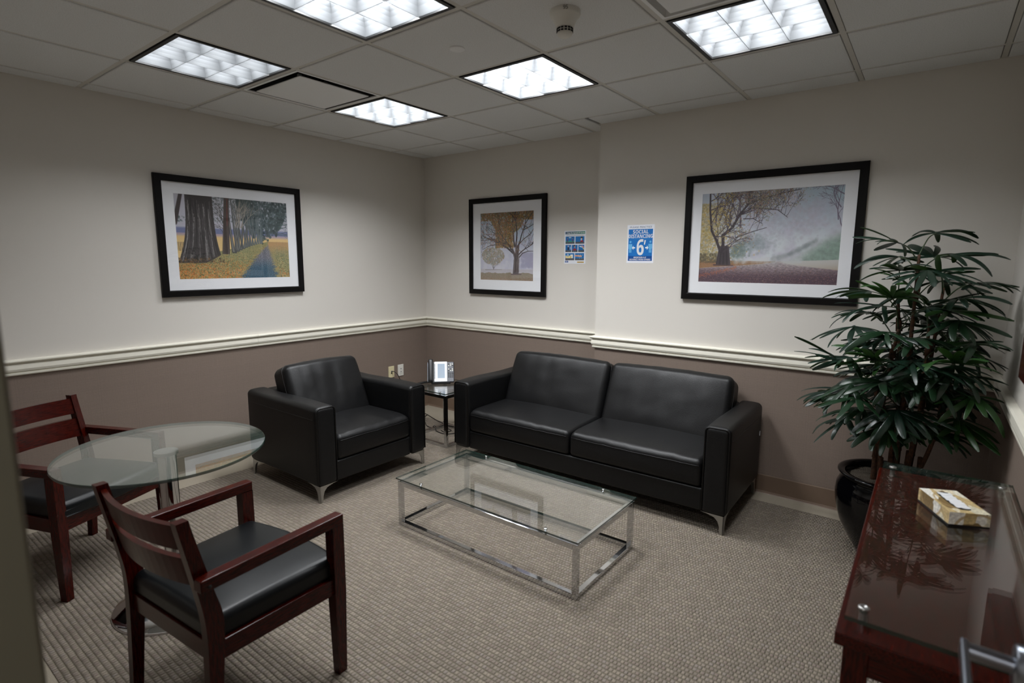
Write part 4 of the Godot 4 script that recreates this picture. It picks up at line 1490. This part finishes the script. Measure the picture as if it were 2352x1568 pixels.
func bar(parent: Node3D, called: String, lo: Vector3, hi: Vector3, m: Material, cut := 0.0015) -> MeshInstance3D:
	var st := begin()
	box(st, lo, hi, cut)
	return obj(called, st, m, parent)

func glass_slab(parent: Node3D, x0: float, x1: float, z0: float, z1: float, y0: float, y1: float) -> void:
	var st := begin()
	quad(st, Vector3(x0, y1, z1), Vector3(x1, y1, z1), Vector3(x1, y1, z0), Vector3(x0, y1, z0))
	quad(st, Vector3(x0, y0, z0), Vector3(x1, y0, z0), Vector3(x1, y0, z1), Vector3(x0, y0, z1))
	var g := obj("glass_top", st, M.glass, parent)
	st = begin()
	var p := [Vector3(x0, 0, z1), Vector3(x1, 0, z1), Vector3(x1, 0, z0), Vector3(x0, 0, z0)]
	for k in 4:
		var a: Vector3 = p[k]
		var b: Vector3 = p[(k + 1) % 4]
		quad(st, a + Vector3.UP * y0, b + Vector3.UP * y0, b + Vector3.UP * y1, a + Vector3.UP * y1)
	obj("glass_edge", st, M.glass_edge, g)

func frame_table(called: String, label: String, at: Vector3, w: float, d: float, h: float, glass_y: float, over: float, bolts: Vector2, s := 0.026) -> Node3D:
	var o := thing(called, label, "table", at)
	for sx in [-1, 1]:
		for sz in [-1, 1]:
			var x: float = sx * (w / 2 - s / 2)
			var z: float = sz * (d / 2 - s / 2)
			bar(o, "leg", Vector3(x - s / 2, 0.003, z - s / 2), Vector3(x + s / 2, h, z + s / 2), M.chrome)
	for y in [0.003, h - s]:
		for e in [-1, 1]:
			var z: float = e * (d / 2 - s / 2)
			bar(o, "rail", Vector3(-w / 2 + s, y, z - s / 2), Vector3(w / 2 - s, y + s, z + s / 2), M.chrome)
			var x: float = e * (w / 2 - s / 2)
			bar(o, "rail", Vector3(x - s / 2, y, -d / 2 + s), Vector3(x + s / 2, y + s, d / 2 - s), M.chrome)
	glass_slab(o, -w / 2 - over, w / 2 + over, -d / 2 - over, d / 2 + over, glass_y, glass_y + 0.009)
	for sx in [-1, 1]:
		for sz in [-1, 1]:
			var st := begin(true)
			lathe(st, PackedVector2Array([Vector2(0.0055, h - 0.001), Vector2(0.0055, glass_y + 0.009), Vector2(0.0095, glass_y + 0.0095), Vector2(0.0095, glass_y + 0.013), Vector2(0.008, glass_y + 0.0145), Vector2(0, glass_y + 0.0145)]), Vector3(sx * bolts.x, 0, sz * bolts.y), 18)
			obj("bolt", st, M.chrome, o)
	return o

func build_tables() -> void:
	frame_table("coffee_table", "low rectangular glass coffee table on a chrome bar frame before the sofa", Vector3(2.463, 0, 1.732), 1.215, 0.6, 0.273, 0.284, 0.008, Vector2(0.425, 0.287))
	frame_table("end_table", "small square glass end table in the corner, carrying the telephone", Vector3(0.918, 0, 0.672), 0.455, 0.455, 0.447, 0.458, 0.006, Vector2(0.15, 0.214))
	# round table on a chrome column
	var o := thing("round_table", "round glass table on a single chrome column between the wooden chairs", "table", Vector3(1.62, 0, 3.14))
	var st := begin(true)
	lathe(st, PackedVector2Array([Vector2(0.254, 0.003), Vector2(0.254, 0.009), Vector2(0.25, 0.013), Vector2(0.18, 0.019), Vector2(0.1, 0.027), Vector2(0.06, 0.034), Vector2(0.041, 0.04)]), Vector3.ZERO, 64)
	obj("base", st, M.chrome, o)
	st = begin(true)
	lathe(st, PackedVector2Array([Vector2(0.038, 0.036), Vector2(0.038, 0.7)]), Vector3.ZERO, 48)
	obj("column", st, M.chrome, o)
	st = begin()
	lathe(st, PackedVector2Array([Vector2(0.038, 0.696), Vector2(0.047, 0.699), Vector2(0.047, 0.7135), Vector2(0, 0.7135)]), Vector3.ZERO, 48)
	obj("top_plate", st, M.steel, o)
	var r := 0.405
	st = begin()
	var oval := Transform3D(Basis(Vector3.UP, -0.34) * Basis.from_scale(Vector3(1.03, 1, 0.985)), Vector3.ZERO)
	lathe(st, PackedVector2Array([Vector2(0, 0.714), Vector2(r, 0.714)]), Vector3.ZERO, 96, oval)
	lathe(st, PackedVector2Array([Vector2(r, 0.726), Vector2(0, 0.726)]), Vector3.ZERO, 96, oval)
	var g := obj("glass_top", st, M.thick_glass, o)
	st = begin(true)
	lathe(st, PackedVector2Array([Vector2(r, 0.714), Vector2(r + 0.002, 0.717), Vector2(r + 0.002, 0.723), Vector2(r, 0.726)]), Vector3.ZERO, 96, oval)
	obj("glass_edge", st, M.glass_edge, g)

# ---------------------------------------------------------------- wooden chairs

const CW := 0.555
const CR := 0.497
const CD := 0.457

func make_chair(label: String) -> Node3D:
	var o := thing("wooden_armchair", label, "chair", Vector3.ZERO, 0.0, "wooden armchairs at the round table")
	var sideways := Basis(Vector3(0, 0, 1), Vector3(0, 1, 0), Vector3(-1, 0, 0))   # profile x -> z, thickness -> -x
	for s in [-1, 1]:
		# front leg, tapered towards the floor
		var st := begin()
		var lx: float = s * CW / 2
		var lz := CD / 2
		var sec := [[0.003, 0.0155, 0.017], [0.008, 0.0165, 0.018], [0.33, 0.021, 0.0245], [0.592, 0.021, 0.0245]]
		for k in sec.size() - 1:
			var a: Array = sec[k]
			var b: Array = sec[k + 1]
			for q in 4:
				var e := [Vector2(-1, 1), Vector2(1, 1), Vector2(1, -1), Vector2(-1, -1)]
				var p: Vector2 = e[q]
				var n: Vector2 = e[(q + 1) % 4]
				quad(st, Vector3(lx + p.x * a[1], a[0], lz + p.y * a[2]), Vector3(lx + n.x * a[1], a[0], lz + n.y * a[2]), Vector3(lx + n.x * b[1], b[0], lz + n.y * b[2]), Vector3(lx + p.x * b[1], b[0], lz + p.y * b[2]))
		quad(st, Vector3(lx - 0.0155, 0.003, lz - 0.017), Vector3(lx + 0.0155, 0.003, lz - 0.017), Vector3(lx + 0.0155, 0.003, lz + 0.017), Vector3(lx - 0.0155, 0.003, lz + 0.017))
		obj("front_leg", st, M.wood_y, o)
		# rear post: straight below, swept back above the seat
		var mid := [Vector2(-0.012, 0.003), Vector2(-0.002, 0.15), Vector2(0.01, 0.33), Vector2(0.0145, 0.42), Vector2(0.011, 0.49), Vector2(-0.003, 0.56), Vector2(-0.022, 0.65), Vector2(-0.048, 0.77), Vector2(-0.056, 0.812)]
		var thick := [0.016, 0.019, 0.024, 0.027, 0.027, 0.0235, 0.021, 0.0185, 0.018]
		var pa := []
		var pb := []
		for k in mid.size():
			pa.append(Vector3(mid[k].x + thick[k], mid[k].y, 0))
			pb.append(Vector3(mid[k].x - thick[k], mid[k].y, 0))
		var poly := PackedVector2Array()
		for p in curve(pa, 4):
			poly.append(Vector2(p.x, p.y))
		var back := curve(pb, 4)
		back.reverse()
		for p in back:
			poly.append(Vector2(p.x, p.y))
		st = begin()
		extrude(st, poly, 0.031, Transform3D(sideways, Vector3(s * CR / 2 + 0.0155, 0, -CD / 2)))
		obj("rear_post", st, M.wood_y, o)
		# arm: a bar lying on the front leg and screwed to the post
		st = begin()
		rbox(st, Vector3(s * (CW / 2 + 0.001), 0.6115, -0.006), Vector3(0.043, 0.039, CD + 0.062), 0.004, 2, 1)
		var arm := obj("arm", st, M.wood_z, o)
		st = begin(true)
		var turn := Basis(Vector3(0, 0, 1), -s * PI / 2)
		lathe(st, PackedVector2Array([Vector2(0.0058, 0), Vector2(0.0058, 0.0008), Vector2(0, 0.0008)]), Vector3.ZERO, 14, Transform3D(turn, Vector3(s * (CW / 2 + 0.0225), 0.606, -CD / 2 - 0.012)))
		obj("screw_hole", st, M.black, arm)
		# side rail
		st = begin()
		var a0 := Vector3(s * (CW / 2 - 0.002), 0.361, CD / 2 - 0.02)
		var a1 := Vector3(s * (CR / 2 + 0.002), 0.361, -CD / 2 + 0.02)
		var along := (a0 - a1)
		var t := Transform3D(Basis(Vector3.UP, atan2(along.x, along.z)), (a0 + a1) / 2)
		rbox(st, Vector3.ZERO, Vector3(0.024, 0.063, along.length()), 0.002, 1, 1, t)
		obj("seat_rail", st, M.wood_z, o)
	for e in [[CD / 2, CW - 0.03], [-CD / 2 + 0.012, CR - 0.02]]:
		var st := begin()
		rbox(st, Vector3(0, 0.361, e[0]), Vector3(e[1], 0.063, 0.024), 0.002, 1, 1)
		obj("seat_rail", st, M.wood_x, o)
	# two bowed slats that follow the lean of the posts
	for b in [[0.712, 0.795, -0.0345, -0.052], [0.588, 0.684, -0.009, -0.0295]]:
		var st := begin()
		var n := 14
		var prev := []
		for k in n + 1:
			var u := lerpf(-1, 1, float(k) / n)
			var x := u * (CR / 2 - 0.014)
			var bow := -0.034 * (1.0 - u * u)
			var z0: float = -CD / 2 + b[2] + bow
			var z1: float = -CD / 2 + b[3] + bow
			var ring := [Vector3(x, b[0], z0 + 0.009), Vector3(x, b[1], z1 + 0.009), Vector3(x, b[1], z1 - 0.009), Vector3(x, b[0], z0 - 0.009)]
			if k > 0:
				for q in 4:
					quad(st, prev[q], ring[q], ring[(q + 1) % 4], prev[(q + 1) % 4])
			else:
				quad(st, ring[0], ring[1], ring[2], ring[3])
			prev = ring
		quad(st, prev[3], prev[2], prev[1], prev[0])
		obj("back_slat", st, M.wood_x, o)
	# padded seat
	var pad := func(p: Vector3, h: Vector3) -> Vector3:
		var u := p.x / h.x
		var v := p.z / h.z
		p.x *= lerpf(0.9, 1.0, (v + 1.0) / 2.0)
		if p.y < 0:
			p.x = lerpf(p.x, h.x * signf(u) * lerpf(0.9, 1.0, (v + 1.0) / 2.0), smoothstep(0.7, 1.0, absf(u)))
			p.z = lerpf(p.z, h.z * signf(v), smoothstep(0.8, 1.0, absf(v)))
		p.z += 0.03 * (1.0 - u * u) * maxf(v, 0.0)
		if p.y > 0:
			p.y += p.y / h.y * 0.02 * (1.0 - u * u) * (1.0 - v * v)
		return p
	var st := begin(true)
	rbox(st, Vector3(0, 0.4285, 0.012), Vector3(CW - 0.004, 0.075, CD + 0.012), 0.03, 6, 10, Transform3D(), pad)
	obj("seat", st, M.vinyl, o)
	return o

func build_chairs() -> void:
	var a := make_chair("dark cherry wooden armchair with black seat in the foreground, its back towards us")
	a.position = Vector3(2.328, 0, 3.208)
	a.rotation.y = 3.234
	var b: Node3D = a.duplicate()
	b.name = numbered("wooden_armchair")
	add_child(b)
	b.position = Vector3(0.902, 0, 3.30)
	b.rotation.y = 2.011
	tag(b, "dark cherry wooden armchair against the left wall, facing the round glass table", "chair", "wooden armchairs at the round table")

# ---------------------------------------------------------------- console table and tissues

func build_console() -> void:
	var x0 := 4.138
	var x1 := 4.545
	var z0 := 1.5
	var z1 := 2.742
	var h := 0.74
	var o := thing("console_table", "dark cherry console table with a glass sheet on metal standoffs", "table", Vector3((x0 + x1) / 2, 0, (z0 + z1) / 2))
	var hw := (x1 - x0) / 2
	var hd := (z1 - z0) / 2
	bar(o, "wooden_top", Vector3(-hw, h - 0.03, -hd), Vector3(hw, h, hd), M.wood_z, 0.002)
	for sx in [-1, 1]:
		for sz in [-1, 1]:
			var st := begin()
			var cx: float = sx * (hw - 0.042)
			var cz: float = sz * (hd - 0.042)
			rbox(st, Vector3(cx, (h - 0.03) / 2, cz), Vector3(0.05, h - 0.031, 0.05), 0.002, 1, 1)
			obj("leg", st, M.wood_y, o)
	for s in [-1, 1]:
		bar(o, "apron", Vector3(-hw + 0.06, h - 0.095, s * (hd - 0.03) - 0.009), Vector3(hw - 0.06, h - 0.03, s * (hd - 0.03) + 0.009), M.wood_x)
		bar(o, "apron", Vector3(s * (hw - 0.03) - 0.009, h - 0.095, -hd + 0.06), Vector3(s * (hw - 0.03) + 0.009, h - 0.03, hd - 0.06), M.wood_z)
	glass_slab(o, -hw + 0.014, hw - 0.014, -hd + 0.022, hd - 0.02, h + 0.024, h + 0.034)
	for sx in [-1, 1]:
		for sz in [-1, 1]:
			var st := begin(true)
			lathe(st, PackedVector2Array([Vector2(0.0085, h), Vector2(0.0085, h + 0.024)]), Vector3.ZERO, 20)
			lathe(st, PackedVector2Array([Vector2(0.012, h + 0.034), Vector2(0.012, h + 0.0365), Vector2(0.0105, h + 0.038), Vector2(0.005, h + 0.038), Vector2(0.004, h + 0.037), Vector2(0, h + 0.037)]), Vector3.ZERO, 24)
			var b := obj("standoff", st, M.steel, o)
			b.position = Vector3(sx * (hw - 0.046), 0, sz * (hd - 0.075))
	# tissue box on the glass
	var tb := thing("tissue_box", "flat cream and olive patterned tissue box lying on the glass of the console", "tissue box", Vector3(4.353, h + 0.0345, 1.944), atan2(0.076, 0.16))
	var s := 256
	var im := Image.create(s, s, false, Image.FORMAT_RGB8)
	var rng := RandomNumberGenerator.new()
	rng.seed = 8
	var cols := [c8(226, 220, 202), c8(232, 228, 218), c8(196, 172, 122), c8(214, 206, 180), c8(128, 104, 62), c8(222, 210, 182)]
	var seeds := []
	for k in 22:
		seeds.append([Vector2(rng.randf(), rng.randf()), cols[rng.randi() % cols.size()]])
	var fine := noise(3, 0.05, 3)
	for y in s:
		for x in s:
			var p := Vector2(x, y) / s
			var best := 9.0
			var c := Color.WHITE
			for q in seeds:
				var v: Vector2 = (q[0] - p).abs()
				var dd := v.x * 1.3 + v.y + 0.3 * maxf(v.x, v.y)
				if dd < best:
					best = dd
					c = q[1]
			c = c * (1.0 + 0.18 * fine.get_noise_2d(x, y))
			var ringd := absf(p.distance_to(Vector2(0.42, 0.5)) - 0.33)
			if ringd < 0.022:
				c = c.lerp(c8(176, 146, 96), 0.7)
			im.set_pixel(x, y, c)
	var pm := mat(Color.WHITE, 0.5)
	pm.albedo_texture = ImageTexture.create_from_image(im)
	var a := Vector3(0.0535, 0.0215, 0.089)
	var st := begin()
	var lo := 0.006
	var hi := 0.044
	quad(st, Vector3(-a.x, hi, a.z), Vector3(a.x, hi, a.z), Vector3(a.x, hi, -a.z), Vector3(-a.x, hi, -a.z))
	quad(st, Vector3(-a.x, lo, a.z), Vector3(a.x, lo, a.z), Vector3(a.x, hi, a.z), Vector3(-a.x, hi, a.z), Vector2(0, 0.4), Vector2(0.6, 0.4), Vector2(0.6, 0.15), Vector2(0, 0.15))
	quad(st, Vector3(a.x, lo, -a.z), Vector3(-a.x, lo, -a.z), Vector3(-a.x, hi, -a.z), Vector3(a.x, hi, -a.z), Vector2(0, 0.9), Vector2(0.6, 0.9), Vector2(0.6, 0.65), Vector2(0, 0.65))
	quad(st, Vector3(-a.x, lo, -a.z), Vector3(-a.x, lo, a.z), Vector3(-a.x, hi, a.z), Vector3(-a.x, hi, -a.z), Vector2(0, 0.75), Vector2(1, 0.75), Vector2(1, 0.5), Vector2(0, 0.5))
	quad(st, Vector3(a.x, lo, a.z), Vector3(a.x, lo, -a.z), Vector3(a.x, hi, -a.z), Vector3(a.x, hi, a.z), Vector2(0, 0.3), Vector2(1, 0.3), Vector2(1, 0.05), Vector2(0, 0.05))
	obj("carton", st, pm, tb)
	st = begin()
	box(st, Vector3(-a.x, 0, -a.z), Vector3(a.x, lo, a.z))
	obj("dark_band", st, M.black, tb)
	st = begin()
	var slot := PackedVector2Array()
	for k in 24:
		var t := TAU * k / 24
		slot.append(Vector2(0.021 * signf(cos(t)) * pow(absf(cos(t)), 0.5), 0.068 * signf(sin(t)) * pow(absf(sin(t)), 0.5)))
	extrude(st, slot, 0.0006, Transform3D(Basis(Vector3.RIGHT, -PI / 2), Vector3(0, hi, 0)))
	obj("slot", st, M.dark_gap, tb)
	st = begin(true)
	var nn := noise(6, 40.0, 2)
	var gx := 8
	var gz := 22
	var f := func(i: int, j: int) -> Vector3:
		var x := lerpf(-0.018, 0.018, float(i) / gx)
		var z := lerpf(-0.058, 0.06, float(j) / gz)
		return Vector3(x, hi + 0.0022 + 0.0016 * nn.get_noise_2d(x, z) + 0.001 * sin(z * 260.0 + x * 90.0), z)
	for i in gx:
		for j in gz:
			quad(st, f.call(i, j + 1), f.call(i + 1, j + 1), f.call(i + 1, j), f.call(i, j))
	obj("tissue", st, M.white, tb)

# ---------------------------------------------------------------- potted palm

func leaflet_mesh(rng: RandomNumberGenerator, length: float, width: float, droop: float) -> ArrayMesh:
	# starts at the origin, runs along -z, ribbed, blunt at the tip
	var n := 11
	var across := [-1.0, -0.62, -0.34, 0.0, 0.34, 0.62, 1.0]
	var rise := [0.0, 0.22, 0.08, 0.30, 0.08, 0.22, 0.0]
	var st := begin(true)
	var rows := []
	var p := Vector3.ZERO
	var ang := rng.randf_range(0.0, 0.12)
	var twist := rng.randf_range(-0.5, 0.5)
	var sidebend := rng.randf_range(-0.02, 0.02)
	for k in n + 1:
		var t := float(k) / n
		var w := width * pow(sin(PI * clampf(0.06 + t * 0.8, 0.0, 1.0)), 0.75)
		if k == n:
			w *= 0.55
		var row := PackedVector3Array()
		var fwd := Vector3(0, sin(ang), -cos(ang))
		var nrm := Vector3(0, cos(ang), sin(ang))
		var side := Vector3.RIGHT.rotated(fwd, twist * t)
		var up := nrm.rotated(fwd, twist * t)
		for q in across.size():
			row.append(p + side * (w * across[q] * 0.5) + up * (w * rise[q] * 0.6))
		rows.append(row)
		p += fwd * length / n + Vector3(sidebend * t, 0, 0) * 0.3
		ang -= droop / n * (0.5 + t)
	for k in n:
		for q in across.size() - 1:
			quad(st, rows[k][q], rows[k][q + 1], rows[k + 1][q + 1], rows[k + 1][q])
	st.generate_normals()
	return st.commit()

func build_palm() -> void:
	var at := Vector3(4.155, 0, 0.67)
	var o := thing("potted_palm", "tall fan leaved palm in a glossy black pot in the right corner", "plant", at)
	var st := begin(true)
	lathe(st, PackedVector2Array([Vector2(0, 0.003), Vector2(0.118, 0.003), Vector2(0.124, 0.01), Vector2(0.141, 0.04), Vector2(0.182, 0.111), Vector2(0.212, 0.17), Vector2(0.227, 0.22), Vector2(0.239, 0.28), Vector2(0.243, 0.33), Vector2(0.238, 0.375), Vector2(0.223, 0.407), Vector2(0.215, 0.421), Vector2(0.218, 0.43), Vector2(0.232, 0.437), Vector2(0.238, 0.444), Vector2(0.237, 0.45), Vector2(0.228, 0.453), Vector2(0.205, 0.45), Vector2(0.198, 0.44), Vector2(0.197, 0.38), Vector2(0.2, 0.34)]), Vector3.ZERO, 64)
	obj("pot", st, M.pot, o)
	st = begin(true)
	var sn := noise(9, 9.0, 4)
	var rings := 9
	var seg := 36
	var soil := func(i: int, k: int) -> Vector3:
		var r := 0.2 * i / rings
		var a := TAU * k / seg
		var x := cos(a) * r
		var z := sin(a) * r
		return Vector3(x, 0.412 + 0.016 * (1.0 - float(i) / rings) + 0.012 * sn.get_noise_2d(x, z), z)
	for i in rings:
		for k in seg:
			quad(st, soil.call(i, k + 1), soil.call(i + 1, k + 1), soil.call(i + 1, k), soil.call(i, k))
	obj("soil", st, M.soil, o)
	var rng := RandomNumberGenerator.new()
	rng.seed = 4242
	var kinds := []
	for k in 16:
		kinds.append(leaflet_mesh(rng, rng.randf_range(0.17, 0.245), rng.randf_range(0.024, 0.035), rng.randf_range(0.1, 1.2)))
	var canes := [
		[Vector3(-0.07, 0.41, 0.03), Vector3(-0.03, 1.22, 0.04), 0.015],
		[Vector3(0.05, 0.41, 0.05), Vector3(0.09, 1.26, 0.08), 0.014],
		[Vector3(-0.01, 0.41, -0.05), Vector3(-0.05, 1.38, -0.05), 0.014],
		[Vector3(0.07, 0.41, -0.03), Vector3(0.13, 1.43, -0.04), 0.013],
		[Vector3(-0.04, 0.41, 0.09), Vector3(-0.1, 0.96, 0.15), 0.012],
		[Vector3(0.02, 0.41, 0.0), Vector3(0.02, 1.59, 0.02), 0.014],
		[Vector3(0.0, 0.41, 0.06), Vector3(0.05, 1.0, 0.19), 0.012],
		[Vector3(0.09, 0.41, 0.02), Vector3(0.2, 1.08, 0.1), 0.012]]
	var fans := []
	for ci in canes.size():
		var c: Array = canes[ci]
		var a: Vector3 = c[0]
		var b: Vector3 = c[1]
		var bow := Vector3(rng.randf_range(-0.03, 0.03), 0, rng.randf_range(-0.03, 0.03))
		st = begin(true)
		var line := curve([a, a.lerp(b, 0.35) + bow, a.lerp(b, 0.7) + bow * 0.7, b], 6)
		tube(st, line, c[2], 9, c[2] * 0.45)
		obj("cane", st, M.cane, o)
		for k in 4:
			var q := line[int((0.2 + 0.2 * k) * (line.size() - 1))]
			st = begin(true)
			tube(st, PackedVector3Array([q, q + (b - a).normalized() * 0.05 + Vector3(rng.randf_range(-0.012, 0.012), 0.02, rng.randf_range(-0.012, 0.012))]), c[2] * 1.1, 7, c[2] * 0.85)
			obj("sheath", st, M.cane, o)
		fans.append([line, ci])
	# heights and directions (angle from +x towards +z) of the leaves up every cane
	var plan := []
	for f in fans:
		var line: PackedVector3Array = f[0]
		var top: float = line[line.size() - 1].y
		var count: int = [13, 12, 11, 11, 12, 13, 12, 10][f[1]]
		var spin := rng.randf() * TAU
		var low := maxf(0.64, top - 0.62)
		for k in count:
			var y := lerpf(low, top, (k + 0.9) / count)
			plan.append([line, y, spin + k * 2.399 + rng.randf_range(-0.3, 0.3), top])
	var far_side := begin(true)
	var leaflets := []
	for p in plan:
		var line: PackedVector3Array = p[0]
		var y: float = p[1]
		var idx := 0
		while idx < line.size() - 1 and line[idx].y < y:
			idx += 1
		var start := line[idx]
		var az: float = p[2]
		var near_top: float = clampf((y - (p[3] - 0.22)) / 0.22, 0.0, 1.0)
		var dir := Vector3(cos(az), 0, sin(az))
		var reach := rng.randf_range(0.12, 0.235) * lerpf(1.0, 0.6, near_top)
		# leaves bend away from the two walls
		var wall_x := ROOM_X - at.x - 0.03
		var wall_z := at.z - BUMP_Z - 0.05
		var far := start + dir * (reach + 0.15)
		for tries in 12:
			if far.x < wall_x and far.z > -wall_z:
				break
			az += 0.45
			dir = Vector3(cos(az), 0, sin(az))
			reach *= 0.93
			far = start + dir * (reach + 0.15)
		var lift := lerpf(rng.randf_range(0.02, 0.09), rng.randf_range(0.1, 0.19), near_top)
		var tip := start + dir * reach + Vector3.UP * lift
		st = begin(true)
		tube(st, curve([start, start.lerp(tip, 0.5) + Vector3.UP * lift * 0.25, tip], 5), 0.0032, 6, 0.0024)
		var leaf := obj("leaf", st, M.petiole, o)
		var n := rng.randi_range(7, 9)
		var pitch := lerpf(rng.randf_range(-0.5, 0.05), rng.randf_range(0.15, 0.8), near_top)
		var facing := Basis(Vector3.UP, -az - PI / 2)   # -z turned to dir
		var spread := rng.randf_range(2.6, 3.5)
		var tone: Material = [M.leaf_a, M.leaf_a, M.leaf_c, M.leaf_c, M.leaf_b][rng.randi() % 5]
		if near_top > 0.75 and rng.randf() < 0.6:
			tone = M.leaf_b
		for k in n:
			var u := lerpf(-0.5, 0.5, float(k) / (n - 1))
			var yaw := u * spread
			var basis := facing * Basis(Vector3.RIGHT, pitch) * Basis(Vector3.UP, yaw) * Basis(Vector3.RIGHT, rng.randf_range(-0.16, 0.12) - 0.28 * absf(u)) * Basis(Vector3.FORWARD, rng.randf_range(-0.4, 0.4))
			var size := (1.0 - 0.4 * absf(u)) * rng.randf_range(0.88, 1.1)
			var m: ArrayMesh = kinds[rng.randi() % kinds.size()]
			var tr := Transform3D(basis.scaled_local(Vector3(size, size, size)), tip)
			# keep every tip out of the walls
			var reachbox := tr * m.get_aabb()
			var out := maxf(reachbox.end.x - (ROOM_X - at.x - 0.006), 0.0)
			var outz := maxf(-(at.z - BUMP_Z - 0.006) - reachbox.position.z, 0.0)
			if out > 0.0 or outz > 0.0:
				var fix := clampf(1.0 - (maxf(out, outz) + 0.01) / 0.2, 0.3, 1.0)
				tr = Transform3D(basis.scaled_local(Vector3(size, size, size) * fix), tip - Vector3(out * 0.35, 0, -outz * 0.35))
			# nearness to the doorway decides which ones are single parts
			leaflets.append([(at + tr.origin).distance_to(Vector3(4.24, 1.55, 4.06)), m, tone, leaf, tr])
	leaflets.sort_custom(func(a, b): return a[0] < b[0])
	for k in leaflets.size():
		var e: Array = leaflets[k]
		if k < 300:
			var lf := put("leaflet", e[1], e[2], e[3])
			lf.transform = e[4]
		else:
			far_side.append_from(e[1], 0, e[4])
	far_side.index()
	var rest := put("rear_leaflets", far_side.commit(), M.leaf_c, o)
	rest.set_meta("kind", "stuff")

# ---------------------------------------------------------------- telephone and cables

func build_phone_and_cables() -> void:
	var top := 0.4675
	var ph := thing("telephone", "desk telephone with a large bright display and black handset on the end table", "telephone", Vector3(0.84, top, 0.643), 0.78)
	var st := begin()
	rbox(st, Vector3(0, 0.012, -0.03), Vector3(0.17, 0.022, 0.12), 0.006, 2, 1)
	obj("foot", st, M.phone_black, ph)
	var tilt := Node3D.new()
	tilt.name = "console"
	tilt.position = Vector3(0, 0.012, 0.02)
	tilt.rotation.x = -deg_to_rad(28.0)
	ph.add_child(tilt)
	# seen from the front: x across, y up the face
	st = begin()
	rbox(st, Vector3(0, 0.098, -0.014), Vector3(0.236, 0.19, 0.026), 0.007, 2, 1)
	obj("casing", st, M.phone_black, tilt)
	st = begin()
	rbox(st, Vector3(-0.001, 0.1, 0.002), Vector3(0.114, 0.186, 0.008), 0.003, 2, 1)
	obj("display_bezel", st, M.phone_silver, tilt)
	st = begin()
	rbox(st, Vector3(0.003, 0.106, 0.0058), Vector3(0.064, 0.134, 0.0015), 0.0006, 1, 1)
	obj("screen", st, M.screen, tilt)
	st = begin()
	rbox(st, Vector3(0.0855, 0.098, 0.001), Vector3(0.058, 0.184, 0.008), 0.004, 2, 1)
	obj("keypad_panel", st, M.phone_grey, tilt)
	for r in 7:
		for c in 3:
			var y: float = 0.168 - [0.0, 0.014, 0.046, 0.06, 0.082, 0.1, 0.118][r]
			st = begin()
			rbox(st, Vector3(0.0695 + c * 0.017, y, 0.006), Vector3(0.0115, 0.008 if r < 4 else 0.012, 0.004), 0.0012, 1, 1)
			obj("key", st, M.phone_black if r > 3 or (r + c) % 3 == 0 else (mat(c8(196, 90, 84), 0.5) if r == 3 and c == 0 else M.plastic_white), tilt)
	for r in 12:
		st = begin()
		rbox(st, Vector3(-0.0525, 0.04 + r * 0.0115, 0.0062), Vector3(0.009, 0.006, 0.002), 0.0006, 1, 1)
		obj("line_key", st, M.phone_grey, tilt)
	# handset: two rounded ends joined by a slimmer grip
	st = begin(true)
	var hs := func(p: Vector3, h: Vector3) -> Vector3:
		var v := p.y / h.y
		p.z += 0.012 * (1.0 - v * v) if p.z < 0 else 0.006 * (1.0 - v * v)
		p.x *= 0.86 + 0.14 * v * v
		return p
	rbox(st, Vector3(-0.0895, 0.106, 0.022), Vector3(0.046, 0.212, 0.036), 0.016, 4, 8, Transform3D(), hs)
	obj("handset", st, M.phone_black, tilt)
	st = begin()
	rbox(st, Vector3(-0.1145, 0.098, -0.004), Vector3(0.012, 0.18, 0.03), 0.004, 2, 1)
	obj("side_cheek", st, M.phone_grey, tilt)
	# coiled handset cord lying on the glass
	st = begin(true)
	var coil := PackedVector3Array()
	var a := Vector3(0.748, top + 0.011, 0.712)
	var b := Vector3(0.715, top + 0.011, 0.842)
	var dir := (b - a).normalized()
	var side := dir.cross(Vector3.UP).normalized()
	for k in 241:
		var t := k / 240.0
		var ang := t * TAU * 20.0
		coil.append(a.lerp(b, t) + side * (cos(ang) * 0.0085 + 0.012 * sin(t * 5.0)) + Vector3.UP * sin(ang) * 0.0085)
	tube(st, coil, 0.0021, 6)
	tag(obj("handset_cord", st, M.cable), "black coiled handset cord lying on the end table left of the telephone", "cord")
	# line cord from the ivory plate behind the armchair to the floor and up to the telephone
	st = begin(true)
	tube(st, curve([Vector3(0.016, 0.448, 0.5), Vector3(0.05, 0.446, 0.495), Vector3(0.085, 0.39, 0.47), Vector3(0.1, 0.2, 0.43), Vector3(0.15, 0.05, 0.36), Vector3(0.24, 0.008, 0.28), Vector3(0.49, 0.008, 0.373), Vector3(0.64, 0.008, 0.415), Vector3(0.67, 0.034, 0.445), Vector3(0.7, 0.038, 0.47), Vector3(0.75, 0.01, 0.5), Vector3(0.85, 0.0075, 0.53), Vector3(0.83, 0.0075, 0.6), Vector3(0.77, 0.0075, 0.58)], 7), 0.0035, 7)
	tag(obj("phone_line_cord", st, M.cable), "thin black cord from the ivory wall plate looping on the carpet", "cord")
	st = begin(true)
	tube(st, curve([Vector3(0.3, 0.008, 0.3), Vector3(0.36, 0.008, 0.42), Vector3(0.46, 0.008, 0.487), Vector3(0.56, 0.008, 0.56), Vector3(0.655, 0.008, 0.585), Vector3(0.69, 0.036, 0.592), Vector3(0.72, 0.036, 0.6), Vector3(0.76, 0.012, 0.63), Vector3(0.87, 0.0075, 0.64), Vector3(0.93, 0.0075, 0.57), Vector3(0.9, 0.0075, 0.51)], 7), 0.0035, 7)
	tag(obj("floor_cable", st, M.cable), "second black cable curled on the carpet beneath the end table", "cable")
